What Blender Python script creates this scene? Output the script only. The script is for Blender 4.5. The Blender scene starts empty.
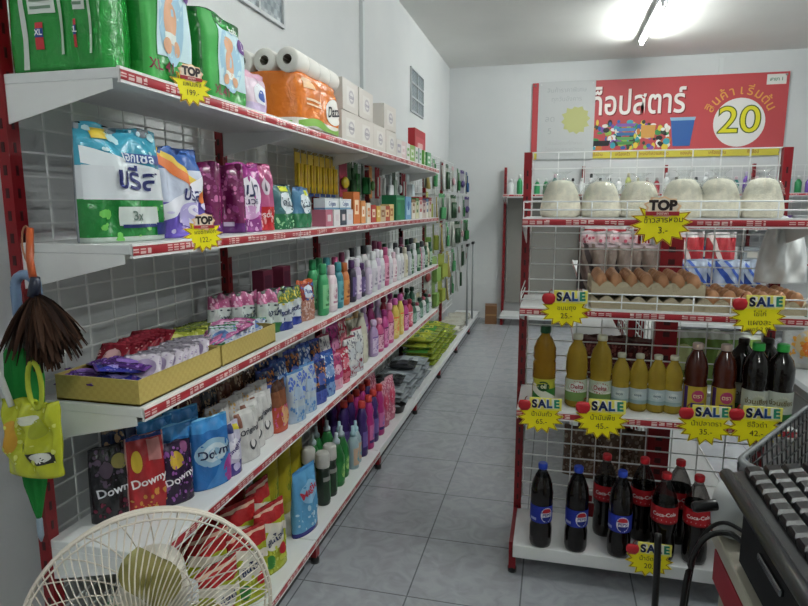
import bpy, math, random
import numpy as np
from mathutils import Matrix, Vector
S = bpy.context.scene
COL = S.collection
PI = math.pi
rnd = random.Random(7)

# ------------------------------------------------------------------ colours
def lin(c):
    c = c / 255.0
    return c / 12.92 if c <= 0.04045 else ((c + 0.055) / 1.055) ** 2.4
def H(h):
    if not isinstance(h, str): return h
    h = h.lstrip('#')
    return (lin(int(h[0:2], 16)), lin(int(h[2:4], 16)), lin(int(h[4:6], 16)))

# ------------------------------------------------------------------ materials
MATS = {}
def nodes(name):
    m = bpy.data.materials.new(name); m.use_nodes = True
    nt = m.node_tree; nt.nodes.clear()
    out = nt.nodes.new('ShaderNodeOutputMaterial')
    MATS[name] = m
    return m, nt, out
def printed(name, rough, spec=0.5, metallic=0.0, bump=0.0, bscale=30.0, trans=0.0, ior=1.45, coat=0.0, vary=0.0):
    m, nt, out = nodes(name)
    b = nt.nodes.new('ShaderNodeBsdfPrincipled')
    a = nt.nodes.new('ShaderNodeAttribute'); a.attribute_name = 'Col'
    src = a.outputs['Color']
    if vary:
        tc = nt.nodes.new('ShaderNodeTexCoord')
        n = nt.nodes.new('ShaderNodeTexNoise'); n.inputs['Scale'].default_value = 60; n.inputs['Detail'].default_value = 4
        nt.links.new(tc.outputs['Object'], n.inputs['Vector'])
        r = nt.nodes.new('ShaderNodeMapRange'); r.inputs[3].default_value = 1 - vary; r.inputs[4].default_value = 1 + vary
        nt.links.new(n.outputs['Fac'], r.inputs[0])
        mx = nt.nodes.new('ShaderNodeVectorMath'); mx.operation = 'SCALE'
        nt.links.new(src, mx.inputs[0]); nt.links.new(r.outputs[0], mx.inputs['Scale'])
        src = mx.outputs[0]
    nt.links.new(src, b.inputs['Base Color'])
    b.inputs['Roughness'].default_value = rough
    b.inputs['Specular IOR Level'].default_value = spec
    b.inputs['Metallic'].default_value = metallic
    b.inputs['Transmission Weight'].default_value = trans
    b.inputs['IOR'].default_value = ior
    b.inputs['Coat Weight'].default_value = coat
    if bump:
        tc = nt.nodes.new('ShaderNodeTexCoord')
        n = nt.nodes.new('ShaderNodeTexNoise'); n.inputs['Scale'].default_value = bscale
        n.inputs['Detail'].default_value = 3; n.inputs['Distortion'].default_value = 1.2
        nt.links.new(tc.outputs['Object'], n.inputs['Vector'])
        bp = nt.nodes.new('ShaderNodeBump'); bp.inputs['Strength'].default_value = bump; bp.inputs['Distance'].default_value = 0.01
        nt.links.new(n.outputs['Fac'], bp.inputs['Height']); nt.links.new(bp.outputs[0], b.inputs['Normal'])
    nt.links.new(b.outputs[0], out.inputs[0])
    return m
printed('foil_print', 0.24, 0.6, bump=0.45, bscale=22)
printed('plastic_print', 0.3)
printed('matte_print', 0.75, 0.3)
printed('paper_print', 0.5, 0.4)
printed('painted_metal', 0.38, 0.5)
printed('liquid', 0.1, 0.6)
printed('oil', 0.12, 0.5, trans=0.6, ior=1.2)
printed('chrome', 0.2, 0.5, metallic=1.0)
printed('pulp', 0.9, 0.1, bump=0.5, bscale=120)
printed('rice_grain', 0.6, 0.3, bump=0.8, bscale=260, vary=0.25)
printed('egg_shell', 0.45, 0.4, vary=0.1)
printed('fibre', 0.8, 0.2)
printed('tinted', 0.2, 0.5, trans=0.6, ior=1.1)

m, nt, out = nodes('clear_film')
a = nt.nodes.new('ShaderNodeAttribute'); a.attribute_name = 'Col'
tr = nt.nodes.new('ShaderNodeBsdfTransparent'); gl = nt.nodes.new('ShaderNodeBsdfGlossy'); gl.inputs['Roughness'].default_value = 0.12
nt.links.new(a.outputs['Color'], tr.inputs[0])
lw = nt.nodes.new('ShaderNodeLayerWeight'); lw.inputs[0].default_value = 0.25
mr = nt.nodes.new('ShaderNodeMapRange'); mr.inputs[3].default_value = 0.04; mr.inputs[4].default_value = 0.35
nt.links.new(lw.outputs['Fresnel'], mr.inputs[0])
tc = nt.nodes.new('ShaderNodeTexCoord'); n = nt.nodes.new('ShaderNodeTexNoise'); n.inputs['Scale'].default_value = 28; n.inputs['Distortion'].default_value = 1.5
nt.links.new(tc.outputs['Object'], n.inputs['Vector'])
bp = nt.nodes.new('ShaderNodeBump'); bp.inputs['Strength'].default_value = 0.4; bp.inputs['Distance'].default_value = 0.01
nt.links.new(n.outputs['Fac'], bp.inputs['Height']); nt.links.new(bp.outputs[0], gl.inputs['Normal'])
mx = nt.nodes.new('ShaderNodeMixShader')
nt.links.new(mr.outputs[0], mx.inputs[0]); nt.links.new(tr.outputs[0], mx.inputs[1]); nt.links.new(gl.outputs[0], mx.inputs[2])
nt.links.new(mx.outputs[0], out.inputs[0])

TUBE = 80.0
m, nt, out = nodes('lit_tube')
e = nt.nodes.new('ShaderNodeEmission'); e.inputs[0].default_value = (0.955, 1.0, 0.97, 1); e.inputs[1].default_value = TUBE
nt.links.new(e.outputs[0], out.inputs[0])

def plaster(name, c1, c2, rough=0.8):
    m, nt, out = nodes(name)
    b = nt.nodes.new('ShaderNodeBsdfPrincipled'); b.inputs['Roughness'].default_value = rough
    g = nt.nodes.new('ShaderNodeNewGeometry')
    n = nt.nodes.new('ShaderNodeTexNoise'); n.inputs['Scale'].default_value = 1.6; n.inputs['Detail'].default_value = 6
    nt.links.new(g.outputs['Position'], n.inputs['Vector'])
    r = nt.nodes.new('ShaderNodeValToRGB')
    r.color_ramp.elements[0].position = 0.3; r.color_ramp.elements[1].position = 0.7
    r.color_ramp.elements[0].color = (*H(c1), 1); r.color_ramp.elements[1].color = (*H(c2), 1)
    nt.links.new(n.outputs['Fac'], r.inputs[0]); nt.links.new(r.outputs[0], b.inputs['Base Color'])
    bp = nt.nodes.new('ShaderNodeBump'); bp.inputs['Strength'].default_value = 0.08; bp.inputs['Distance'].default_value = 0.01
    n2 = nt.nodes.new('ShaderNodeTexNoise'); n2.inputs['Scale'].default_value = 90
    nt.links.new(g.outputs['Position'], n2.inputs['Vector']); nt.links.new(n2.outputs['Fac'], bp.inputs['Height'])
    nt.links.new(bp.outputs[0], b.inputs['Normal']); nt.links.new(b.outputs[0], out.inputs[0])
plaster('wall_paint', 'c7cacb', 'cfd1d1')
plaster('ceiling_paint', 'dededa', 'e6e6e2')

m, nt, out = nodes('floor_tile')
b = nt.nodes.new('ShaderNodeBsdfPrincipled')
g = nt.nodes.new('ShaderNodeNewGeometry')
mp = nt.nodes.new('ShaderNodeMapping'); mp.inputs['Location'].default_value = (0.464 + 4.0, -1.92 + 8.0, 0)
nt.links.new(g.outputs['Position'], mp.inputs[0])
br = nt.nodes.new('ShaderNodeTexBrick'); br.offset = 0.0; br.squash = 1.0
for k, v in (('Scale', 1.0), ('Mortar Size', 0.0028), ('Mortar Smooth', 0.1), ('Bias', 0.0), ('Brick Width', 0.4), ('Row Height', 0.4)):
    br.inputs[k].default_value = v
br.inputs['Color1'].default_value = (1, 1, 1, 1); br.inputs['Color2'].default_value = (0.93, 0.93, 0.94, 1)
br.inputs['Mortar'].default_value = (0.42, 0.42, 0.43, 1)
nt.links.new(mp.outputs[0], br.inputs['Vector'])
n = nt.nodes.new('ShaderNodeTexNoise'); n.inputs['Scale'].default_value = 11; n.inputs['Detail'].default_value = 9; n.inputs['Distortion'].default_value = 1.6
nt.links.new(g.outputs['Position'], n.inputs['Vector'])
r = nt.nodes.new('ShaderNodeValToRGB')
r.color_ramp.elements[0].position = 0.35; r.color_ramp.elements[0].color = (*H('989ba0'), 1)
r.color_ramp.elements[1].position = 0.62; r.color_ramp.elements[1].color = (*H('a7aaaf'), 1)
nt.links.new(n.outputs['Fac'], r.inputs[0])
mu = nt.nodes.new('ShaderNodeMix'); mu.data_type = 'RGBA'; mu.blend_type = 'MULTIPLY'; mu.inputs[0].default_value = 1.0
nt.links.new(r.outputs[0], mu.inputs[6]); nt.links.new(br.outputs['Color'], mu.inputs[7])
nt.links.new(mu.outputs[2], b.inputs['Base Color'])
b.inputs['Roughness'].default_value = 0.22
nt.links.new(b.outputs[0], out.inputs[0])

# ------------------------------------------------------------------ mesh builder
class MB:
    def __init__(s): s.v = []; s.f = []; s.c = []; s.m = []; s.sm = []
    def add(s, vs, fs, col, mat, smooth=False):
        o = len(s.v); s.v.extend([tuple(p) for p in vs])
        single = isinstance(col, (str, tuple))
        cc = H(col) if single else None
        for i, f in enumerate(fs):
            s.f.append([o + k for k in f]); s.c.append(cc if single else H(col[i])); s.m.append(mat); s.sm.append(smooth)
        return s
    def box(s, c, d, col, mat='painted_metal', M=None):
        x, y, z = c; a, b_, e_ = d[0] / 2, d[1] / 2, d[2] / 2
        vs = [Vector((sx * a, sy * b_, sz * e_)) for sz in (-1, 1) for sy in (-1, 1) for sx in (-1, 1)]
        if M: vs = [M @ v for v in vs]
        vs = [(v[0] + x, v[1] + y, v[2] + z) for v in vs]
        return s.add(vs, [(0, 2, 3, 1), (4, 5, 7, 6), (0, 1, 5, 4), (2, 6, 7, 3), (0, 4, 6, 2), (1, 3, 7, 5)], col, mat)
    def rbox(s, c, d, col, mat='plastic_print', r=0.006, M=None):
        # box with rounded vertical edges and chamfered rims
        x, y, z = c; a, b_, h = d[0] / 2, d[1] / 2, d[2] / 2
        r = min(r, a * .9, b_ * .9, h * .9); n = 4
        def ring(ins, zz):
            o = []
            for qx, qy, st in ((1, 1, 0), (-1, 1, 1), (-1, -1, 2), (1, -1, 3)):
                for k in range(n + 1):
                    t = (st + k / n) * PI / 2
                    o.append(Vector((qx * (a - r) + (r - ins) * math.cos(t), qy * (b_ - r) + (r - ins) * math.sin(t), zz)))
            return o
        rings = [ring(r * .6, -h), ring(0, -h + r * .6), ring(0, h - r * .6), ring(r * .6, h)]
        N = len(rings[0]); vs = [v for q in rings for v in q]
        if M: vs = [M @ v for v in vs]
        vs = [(v[0] + x, v[1] + y, v[2] + z) for v in vs]
        fs = [(k * N + i, k * N + (i + 1) % N, (k + 1) * N + (i + 1) % N, (k + 1) * N + i) for k in range(3) for i in range(N)]
        fs += [tuple(range(N - 1, -1, -1)), tuple(range(3 * N, 4 * N))]
        return s.add(vs, fs, col, mat)
    def lathe(s, prof, col, mat='plastic_print', n=20, sq=(1, 1), M=None, off=(0, 0, 0), bands=None, smooth=True, caps=True):
        vs = []
        for r_, z in prof:
            for k in range(n):
                t = 2 * PI * k / n
                v = Vector((r_ * sq[0] * math.cos(t), r_ * sq[1] * math.sin(t), z))
                if M: v = M @ v
                vs.append((v[0] + off[0], v[1] + off[1], v[2] + off[2]))
        for j in range(len(prof) - 1):
            zm = (prof[j][1] + prof[j + 1][1]) / 2; c_, m_ = col, mat
            for bz0, bz1, bc, bm in bands or ():
                if bz0 <= zm < bz1: c_, m_ = bc, bm
            o = j * n
            sub = [(o + k, o + (k + 1) % n, o + n + (k + 1) % n, o + n + k) for k in range(n)]
            base = len(s.v) if j == 0 else base0
            if j == 0:
                base0 = base; s.v.extend(vs)
            for f in sub:
                s.f.append([base0 + q for q in f]); s.c.append(H(c_)); s.m.append(m_); s.sm.append(smooth)
        if caps:
            for o, fl in ((0, True), ((len(prof) - 1) * n, False)):
                f = [base0 + o + k for k in range(n)]
                s.f.append(f[::-1] if fl else f); s.c.append(s.c[-1] if not fl else H(col)); s.m.append(s.m[-1] if not fl else mat); s.sm.append(False)
        return s
    def tube(s, pts, r, col, mat='painted_metal', n=6, closed=False):
        P = [Vector(p) for p in pts]; N = len(P); vs = []
        rr = r if isinstance(r, (list, tuple)) else [r] * N
        ref = Vector((0.13, 0.21, 0.97))
        for i, p in enumerate(P):
            q0 = P[i - 1] if (i > 0 or closed) else P[i]; q1 = P[(i + 1) % N] if (i < N - 1 or closed) else P[i]
            t = (q1 - q0).normalized()
            u = t.cross(ref)
            if u.length < 0.1: u = t.cross(Vector((1, 0, 0)))
            u.normalize(); w = t.cross(u)
            for k in range(n):
                a_ = 2 * PI * k / n
                vs.append(p + rr[i] * (math.cos(a_) * u + math.sin(a_) * w))
        fs = []
        for i in range(N if closed else N - 1):
            j = (i + 1) % N
            fs += [(i * n + k, i * n + (k + 1) % n, j * n + (k + 1) % n, j * n + k) for k in range(n)]
        if not closed: fs += [tuple(range(n))[::-1], tuple((N - 1) * n + k for k in range(n))]
        return s.add(vs, fs, col, mat, True)
    def grid(s, fn, nu, nv, colfn, mat, smooth=True):
        vs = [fn(i / nu, j / nv) for j in range(nv + 1) for i in range(nu + 1)]
        fs, cs = [], []
        for j in range(nv):
            for i in range(nu):
                fs.append((j * (nu + 1) + i, j * (nu + 1) + i + 1, (j + 1) * (nu + 1) + i + 1, (j + 1) * (nu + 1) + i))
                cs.append(colfn((i + .5) / nu, (j + .5) / nv))
        return s.add(vs, fs, cs, mat, smooth)
    def poly(s, pts, y0, y1, col, mat, side=None, fn=None):
        # prism of an outline in the xz plane, from depth y0 (front) to y1
        n = len(pts)
        vs = [(p[0], y0, p[1]) for p in pts] + [(p[0], y1, p[1]) for p in pts]
        fs = [tuple(range(n)), tuple(range(2 * n - 1, n - 1, -1))] + [(i, n + i, n + (i + 1) % n, (i + 1) % n) for i in range(n)]
        if fn: vs = [fn(v) for v in vs]
        cs = [col, col] + [side or col] * n
        return s.add(vs, fs, cs, mat)
    def text(s, body, size, col, mapfn, mat='paper_print', bold=0.0, tilt=0.0, stretch=1.0):
        vs, fs = glyphs(body, bold)
        ct, st = math.cos(tilt), math.sin(tilt)
        lim = .009 / size
        if size > .02:                       # split long triangles so that lettering follows a curved surface
            vs = list(vs); todo = [tuple(f) for f in fs]; fs = []
            while todo:
                f = todo.pop()
                if len(f) != 3 or len(vs) > 6000: fs.append(f); continue
                e_ = [((vs[f[k]][0] - vs[f[(k + 1) % 3]][0]) ** 2 + (vs[f[k]][1] - vs[f[(k + 1) % 3]][1]) ** 2, k) for k in range(3)]
                m_, k = max(e_)
                if m_ < lim * lim: fs.append(f); continue
                a, b_, c = f[k], f[(k + 1) % 3], f[(k + 2) % 3]
                vs.append(((vs[a][0] + vs[b_][0]) / 2, (vs[a][1] + vs[b_][1]) / 2)); n_ = len(vs) - 1
                todo += [(a, n_, c), (n_, b_, c)]
        o = [mapfn(size * (x * stretch * ct - y * st), size * (x * stretch * st + y * ct)) for x, y in vs]
        return s.add(o, fs, col, mat)
    def build(s, name, parent=None):
        me = bpy.data.meshes.new(name)
        me.from_pydata(s.v, [], s.f)
        names = list(dict.fromkeys(s.m))
        for nm in names: me.materials.append(MATS[nm])
        me.polygons.foreach_set('material_index', [names.index(q) for q in s.m])
        me.polygons.foreach_set('use_smooth', s.sm)
        at = me.color_attributes.new('Col', 'FLOAT_COLOR', 'CORNER')
        cnt = [len(f) for f in s.f]
        c4 = np.ones((len(s.c), 4), dtype=np.float32); c4[:, :3] = np.array(s.c, dtype=np.float32)
        at.data.foreach_set('color', np.repeat(c4, cnt, axis=0).ravel())
        me.update()
        o = bpy.data.objects.new(name, me); COL.objects.link(o)
        if parent: o.parent = parent
        return o
_gl = {}
def glyphs(body, bold):
    k = (body, bold)
    if k not in _gl:
        c = bpy.data.curves.new('t', 'FONT'); c.body = body; c.size = 1; c.offset = bold; c.resolution_u = 5 if len(body) < 6 else 2
        c.align_x = 'CENTER'; c.align_y = 'CENTER'
        o = bpy.data.objects.new('t', c)
        me = bpy.data.meshes.new_from_object(o)
        _gl[k] = ([(v.co.x, v.co.y) for v in me.vertices], [tuple(p.vertices) for p in me.polygons])
        bpy.data.objects.remove(o); bpy.data.curves.remove(c); bpy.data.meshes.remove(me)
    return _gl[k]

# ------------------------------------------------------------------ things, parts, copies
def empty(name, loc=(0, 0, 0), rz=0.0):
    o = bpy.data.objects.new(name, None); COL.objects.link(o)
    o.empty_display_size = 0.05; o.location = loc; o.rotation_euler = (0, 0, rz)
    return o
def tag(o, label, cat, group=None):
    o['label'] = label; o['category'] = cat
    if group: o['group'] = group
    return o
def struct(o):
    o['kind'] = 'structure'; return o
KIDS = {}
def dup(root):
    r = root.copy(); COL.objects.link(r)
    for ch in root.children:
        c = ch.copy(); COL.objects.link(c); c.parent = r
        for g in ch.children:
            d = g.copy(); COL.objects.link(d); d.parent = c
    return r
PROTO = {}
def make(key, builder):
    if key not in PROTO:
        PROTO[key] = builder(); return PROTO[key]
    return dup(PROTO[key])

# ------------------------------------------------------------------ camera
F, CH = 600.0, 1.39
_t = math.atan(96 / F)
dY = Vector(((554 - 404) / F, (207 - 303) / F, 1.0)).normalized()
dZ = Vector((0, -math.cos(_t), -math.sin(_t)))
dY = (dY - dZ * dY.dot(dZ)).normalized()
dX = dY.cross(dZ)
R = Matrix((dX, dY, dZ))                     # world = R @ camera (x right, y down, z forward)
cd = bpy.data.cameras.new('camera'); cam = bpy.data.objects.new('camera', cd); COL.objects.link(cam)
cd.sensor_width = 36; cd.lens = F * 36 / 808; cd.clip_start = 0.02
Rc = R @ Matrix(((1, 0, 0), (0, -1, 0), (0, 0, -1)))
cam.matrix_world = Matrix.Translation((0, 0, CH)) @ Rc.to_4x4()
S.camera = cam
def where(px, X=None, Y=None, Z=0.0):
    """position along a shelf: solve the missing X or Y of a point seen in column px at height Z"""
    k = (px - 404) / F
    RT = R.transposed(); z = Z - CH
    a, b_ = RT[0], RT[2]
    # (a.p) = k (b.p)
    w = Vector((a[0] - k * b_[0], a[1] - k * b_[1], a[2] - k * b_[2]))
    if Y is None: return -(w[0] * X + w[2] * z) / w[1]
    return -(w[1] * Y + w[2] * z) / w[0]
# ------------------------------------------------------------------ the room
WX, WY, RX, FY, CZ = -1.29, 7.54, 4.2, -3.2, 3.05
def slab(name, x0, x1, y0, y1, z0, z1, mat):
    mb = MB(); mb.box(((x0 + x1) / 2, (y0 + y1) / 2, (z0 + z1) / 2), (x1 - x0, y1 - y0, z1 - z0), 'ffffff', mat)
    return struct(mb.build(name))
slab('floor', WX - .1, RX + .1, FY - .1, WY + .1, -.1, 0, 'floor_tile')
slab('ceiling', WX - .1, RX + .1, FY - .1, WY + .1, CZ, CZ + .1, 'ceiling_paint')
slab('wall_left', WX - .1, WX, FY - .1, WY + .1, 0, CZ, 'wall_paint')
slab('wall_back', WX, RX, WY, WY + .1, 0, CZ, 'wall_paint')
slab('wall_right', RX, RX + .1, FY - .1, WY + .1, 0, CZ, 'wall_paint')
slab('wall_front', WX, RX, FY - .1, FY, 0, CZ, 'wall_paint')
def window(name, y0, y1, z0, z1, nc, nr):
    mb = MB(); w = y1 - y0; h = z1 - z0; x = WX + .008
    t = .016
    for k in range(nc + 1): mb.box((x, y0 + w * k / nc, (z0 + z1) / 2), (.016, t, h + t), 'b8bcbe')
    for k in range(nr + 1): mb.box((x, (y0 + y1) / 2, z0 + h * k / nr), (.0155, w, t), 'b8bcbe')
    o = struct(mb.build(name))
    p = MB()
    def fn(u, v):
        return (WX + .004 + .003 * abs(math.sin(u * nc * 3 * PI) * math.sin(v * nr * 3 * PI)), y0 + w * u, z0 + h * v)
    p.grid(fn, nc * 8, nr * 8, lambda u, v: '6f7a80' if (int(u * nc * 8) + int(v * nr * 8)) % 2 else '89949a', 'plastic_print', False)
    p.build('glass_block_pane', o)
window('window_1', 2.30, 2.80, 2.235, 2.70, 2, 2)
window('window_2', 5.45, 5.97, 2.25, 2.62, 2, 3)
mb = MB(); mb.box((WX + .012, 4.02, 1.5), (.024, .045, 3.0), 'c9cecf', 'paper_print'); o = struct(mb.build('trim_1'))
mb = MB(); mb.box((1.72, WY - .005, 1.5), (.045, .010, 3.0), 'ced2d2', 'paper_print'); struct(mb.build('trim_2'))

# fluorescent battens on the ceiling
def batten(x, y, L, label, rz=0):
    t = empty('ceiling_light', (x, y, CZ), rz)
    tag(t, label, 'ceiling light', 'fluorescent tubes on the ceiling')
    b = MB(); b.box((0, 0, -.022), (.06, L, .044), 'e8eaea'); b.build('housing', t)
    for s_ in (-1, 1):
        e = MB(); e.box((0, s_ * (L / 2 - .012), -.055), (.03, .022, .05), 'e0e2e2'); e.build('lamp_holder', t)
    l = MB(); l.lathe([(.013, -(L / 2 - .022)), (.013, L / 2 - .022)], 'ffffff', 'lit_tube', 12, M=Matrix.Rotation(PI / 2, 3, 'X'), off=(0, 0, -.062)); l.build('tube', t)
batten(.78, 6.05, 1.22, 'lit fluorescent tube on the ceiling before the red banner')
batten(.80, 2.0, 1.22, 'lit fluorescent tube on the ceiling above the rice shelf')
batten(.80, -1.2, 1.22, 'lit fluorescent tube on the ceiling behind the checkout counter')
batten(2.9, 4.0, 1.22, 'lit fluorescent tube on the ceiling over the far side aisle')

# ------------------------------------------------------------------ shelving
RED, WHT = '82101a', 'dfe1e1'
def upright(x, y, z1, wx=.05, wy=.03, slots='y'):
    mb = MB(); mb.box((x, y, z1 / 2 + .0), (wx, wy, z1), RED)
    z = .12
    while z < z1 - .04:      # pairs of hook slots
        mb.box((x, y - wy / 2, z), (wx * .22, .002, .022), '3a0a0e')
        mb.box((x + wx / 2, y, z), (.002, wy * .3, .022), '3a0a0e')
        mb.box((x - wx / 2, y, z), (.002, wy * .3, .022), '3a0a0e')
        z += .05
    return mb
def rail_mb(L, h=.03, seed=0):
    # ticket rail along local +x, facing -y, printed red strip between white lips
    rr = random.Random(seed); mb = MB(); nu = int(L / .006)
    words = []; x = 0
    while x < nu:
        w = rr.randint(8, 20); words.append((x, x + w)); x += w + rr.randint(5, 11)
    def cf(u, v):
        i = int(u * nu); r = int(v * 9)
        if r in (0, 8): return 'e6e4e2'
        if 2 <= r <= 6 and any(a <= i < b_ for a, b_ in words) and i % 4 != 3 and math.sin(i * 12.7 + r * 78.2) > -.35: return 'dfc2be'
        return 'a82a34' if not (r in (1, 7)) else '9c2029'
    mb.grid(lambda u, v: (u * L, -.0025 + .002 * math.sin(v * PI) * -1, (v - .5) * h), nu, 9, cf, 'plastic_print', False)
    mb.box((L / 2, .001, h / 2 + .0015), (L, .008, .003), 'e9e9e9'); mb.box((L / 2, .001, -h / 2 - .0015), (L, .008, .003), 'e9e9e9')
    mb.box((L / 2, .001, 0), (L, .004, h), 'dddddd')
    return mb
def mesh_mb(L, z0, z1, sx=.1, sz=.055, r=.0022, col='dcdedd'):
    # welded wire panel in the local xz plane
    mb = MB(); k = 0
    nx = round(L / sx); nz = round((z1 - z0) / sz)
    for i in range(nx + 1): mb.box((.004 + (L - .008) * i / nx, 0, (z0 + z1) / 2), (2 * r, 2 * r, z1 - z0), col)
    for j in range(nz + 1): mb.box((L / 2, -2 * r, z0 + (z1 - z0) * j / nz), (L, 2 * r, 2 * r), col)
    return mb
def bracket_mb(D, hf=.02, hb=.085, t=.003):
    # tapered side bracket from the post (y=0) to the front (y=-D); top at z=0
    mb = MB(); pts = [(0, 0), (-D, 0), (-D, -hf), (0, -hb)]
    vs = [(-t / 2, y, z) for y, z in pts] + [(t / 2, y, z) for y, z in pts]
    mb.add(vs, [(0, 1, 2, 3), (7, 6, 5, 4), (0, 4, 5, 1), (1, 5, 6, 2), (2, 6, 7, 3), (3, 7, 4, 0)], 'e4e5e4', 'painted_metal')
    return mb
def shelf_part(parent, x0, L, D, z, yb, rail=True, seed=0, brackets=(0, 1), th=.022, name='shelf', back=.01):
    mb = MB(); mb.rbox((x0 + L / 2, yb - D / 2 - back / 2, z - th / 2), (L - .004, D - back, th), WHT, 'painted_metal', .003)
    o = mb.build(name, parent)
    if rail:
        r = rail_mb(L - .004, .026, seed).build('price_rail', o); r.location = (x0 + .002, yb - D - .003, z - .014)
    for k in brackets:
        b_ = bracket_mb(D - .02).build('bracket', o); b_.location = (x0 + .004 + k * (L - .008), yb - .004, z - th)
    return o
# the long run against the left wall: local x runs along the aisle, local -y is the aisle side
BL, BX = .89, -1.185
Z5 = (1.674, 1.31, .943, .585)
ZB = .118
names = ['first white and red shelving bay, stocked with diapers, beside the pedestal fan',
         'second white and red shelving bay, tissue rolls on top and shampoo in the middle',
         'third white and red shelving bay, between the tissue bays and the far bay',
         'fourth white and red shelving bay, last one with upper shelves']
def bay(i):
    t = empty('shelving_bay', (BX, 1.11 + BL * i, 0), PI / 2)
    upright(.012, -.004, 1.97 if i < 4 else 1.86, .032, .03).build('upright', t)
    pm = mesh_mb(BL - .03, .2, 1.9).build('mesh_panel', t); pm.location = (.03, .012, 0)
    if i < 4:
        if i == 3:
            u = upright(BL + .012, -.004, 1.86, .032, .03); u.build('upright', t)
        for k, z in enumerate(Z5):
            shelf_part(t, 0, BL, .30, z, -.005, seed=k + 10 * i, brackets=(0,) if i < 3 else (0, 1))
    s_ = shelf_part(t, 0, BL, .335, ZB, 0, rail=i < 2, seed=77 + i, brackets=(), th=.042, name='base_deck', back=.05)
    shade_mb = MB(); shade_mb.box((BL / 2, -.298, .045), (BL - .06, .008, .066), '141416'); shade_mb.build('shade_strip', t)  # black strip added to stand in for the dark shadow under the deck
    ft = MB(); ft.box((.0, -.12, .036), (.04, .30, .072), RED); ft.lathe([(.018, 0), (.018, .02), (.008, .03), (.008, .07)], '202020', 'plastic_print', 12, off=(.04, -.318, 0)); ft.box((.04, -.318, .05), (.034, .024, .044), RED)
    ft.build('foot', t)
    return t
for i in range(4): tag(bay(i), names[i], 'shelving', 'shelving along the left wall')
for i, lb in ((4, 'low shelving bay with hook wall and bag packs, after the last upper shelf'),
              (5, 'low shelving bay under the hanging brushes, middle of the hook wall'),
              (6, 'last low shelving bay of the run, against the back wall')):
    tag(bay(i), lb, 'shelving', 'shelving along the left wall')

# ------------------------------------------------------------------ end display on the right
EX0, EX1, EYF, EYB = -.105, .80, 2.13, 2.47
t = empty('display_shelf', (EX0, EYB, 0)); tag(t, 'white and red end display shelf holding rice, eggs, oil and cola', 'shelving')
LW = EX1 - EX0
for x in (.0, LW): upright(x, .0, 1.60, .03, .05).build('upright', t)
pm = mesh_mb(LW - .03, .17, 1.60, .1, .062, .0022, 'e4e6e5').build('mesh_panel', t); pm.location = (.015, 0, 0)
def fence_mb(L, D, h):
    mb = MB(); r = .0028
    for y, zz in ((-D, h), (-D, h * .55)): pass
    for zz in (h, h * .5): mb.tube([(.004, 0, zz), (.004, -D, zz), (L - .004, -D, zz), (L - .004, 0, zz)], r, 'eceeee')
    n = round(L / .11)
    for k in range(n + 1): mb.tube([(.004 + (L - .008) * k / n, -D, -.01), (.004 + (L - .008) * k / n, -D, h)], r * .8, 'eceeee')
    return mb
for k, z in enumerate((1.353, 1.042, .668)):
    o = shelf_part(t, 0, LW, .335, z, -.01, seed=40 + k, back=.02)
    if k < 2: fence_mb(LW, .32, .055).build('wire_fence', o).location = (0, -.02, z)
o = shelf_part(t, 0, LW, .34, .13, 0, rail=False, brackets=(), th=.05, name='base_deck', back=.05)
for x in (0, LW):
    ft = MB(); ft.box((x, -.155, .095), (.028, .30, .05), RED); ft.box((x, -.30, .055), (.026, .03, .075), RED); ft.lathe([(.017, 0), (.017, .018), (.01, .03)], '1c1c1c', 'plastic_print', 12, off=(x, -.30, 0))
    ft.build('foot', t)

# gondola behind it, its spine running towards the back wall
t = empty('display_shelf', (.47, 2.62, 0), PI / 2); tag(t, 'two sided snack shelving seen through the wire back of the end display', 'shelving')
for k in range(3): upright(.02 + .89 * k, 0, 1.27, .05, .085).build('upright', t)
for k in range(2):
    pm = mesh_mb(.84, .15, 1.25).build('mesh_panel', t); pm.location = (.045 + .89 * k, 0, 0)
for z in (1.30, 1.02, .62, .13):
    if z > 1.2: continue
    for sd in (1, -1):
        mb = MB(); mb.rbox((.90, sd * .185, z - .012), (1.72, .28, .024), WHT, 'painted_metal', .003); o = mb.build('shelf', t)
        r = rail_mb(1.72, .026, 5).build('price_rail', o)
        if sd < 0: r.location = (.04, -.328, z - .012)
        else: r.location = (1.76, .328, z - .012); r.rotation_euler = (0, 0, PI)
mb = MB()
for x in (.06, .9, 1.74): mb.box((x, 0, .053), (.04, .56, .106), RED)
mb.build('foot', t)

# shelving against the back wall
t = empty('wall_shelving', (-.58, WY - .06, 0)); tag(t, 'shelving along the back wall under the red banner', 'shelving')
for k in range(5): upright(.0 + .9 * k, 0, 1.86, .03, .05).build('upright', t)
for k in range(4):
    if k: pm = mesh_mb(.86, 1.0, 1.84).build('mesh_panel', t); pm.location = (.02 + .9 * k, -.005, 0)
    if k == 0:
        mb = MB(); mb.box((.46, .0, .86), (.86, .012, 1.28), '85837e', 'painted_metal'); mb.build('wall_shade_sheet', t)  # grey sheet whose colour imitates the shadow on the wall behind
    for z, D in ((1.535, .3),) + (((1.18, .3), (.8, .3)) if k else ()):
        shelf_part(t, .9 * k, .9, D, z, -.03, seed=60 + k, brackets=(0, 1))
    shelf_part(t, .9 * k, .9, .42, .12, -.0, rail=False, brackets=(), th=.035, name='base_deck', back=.05)
mb = MB()
for k in range(5): mb.box((.9 * k + (.02 if k == 0 else -.02 if k == 4 else 0), -.2, .04), (.03, .36, .08), RED)
mb.build('foot', t)
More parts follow.
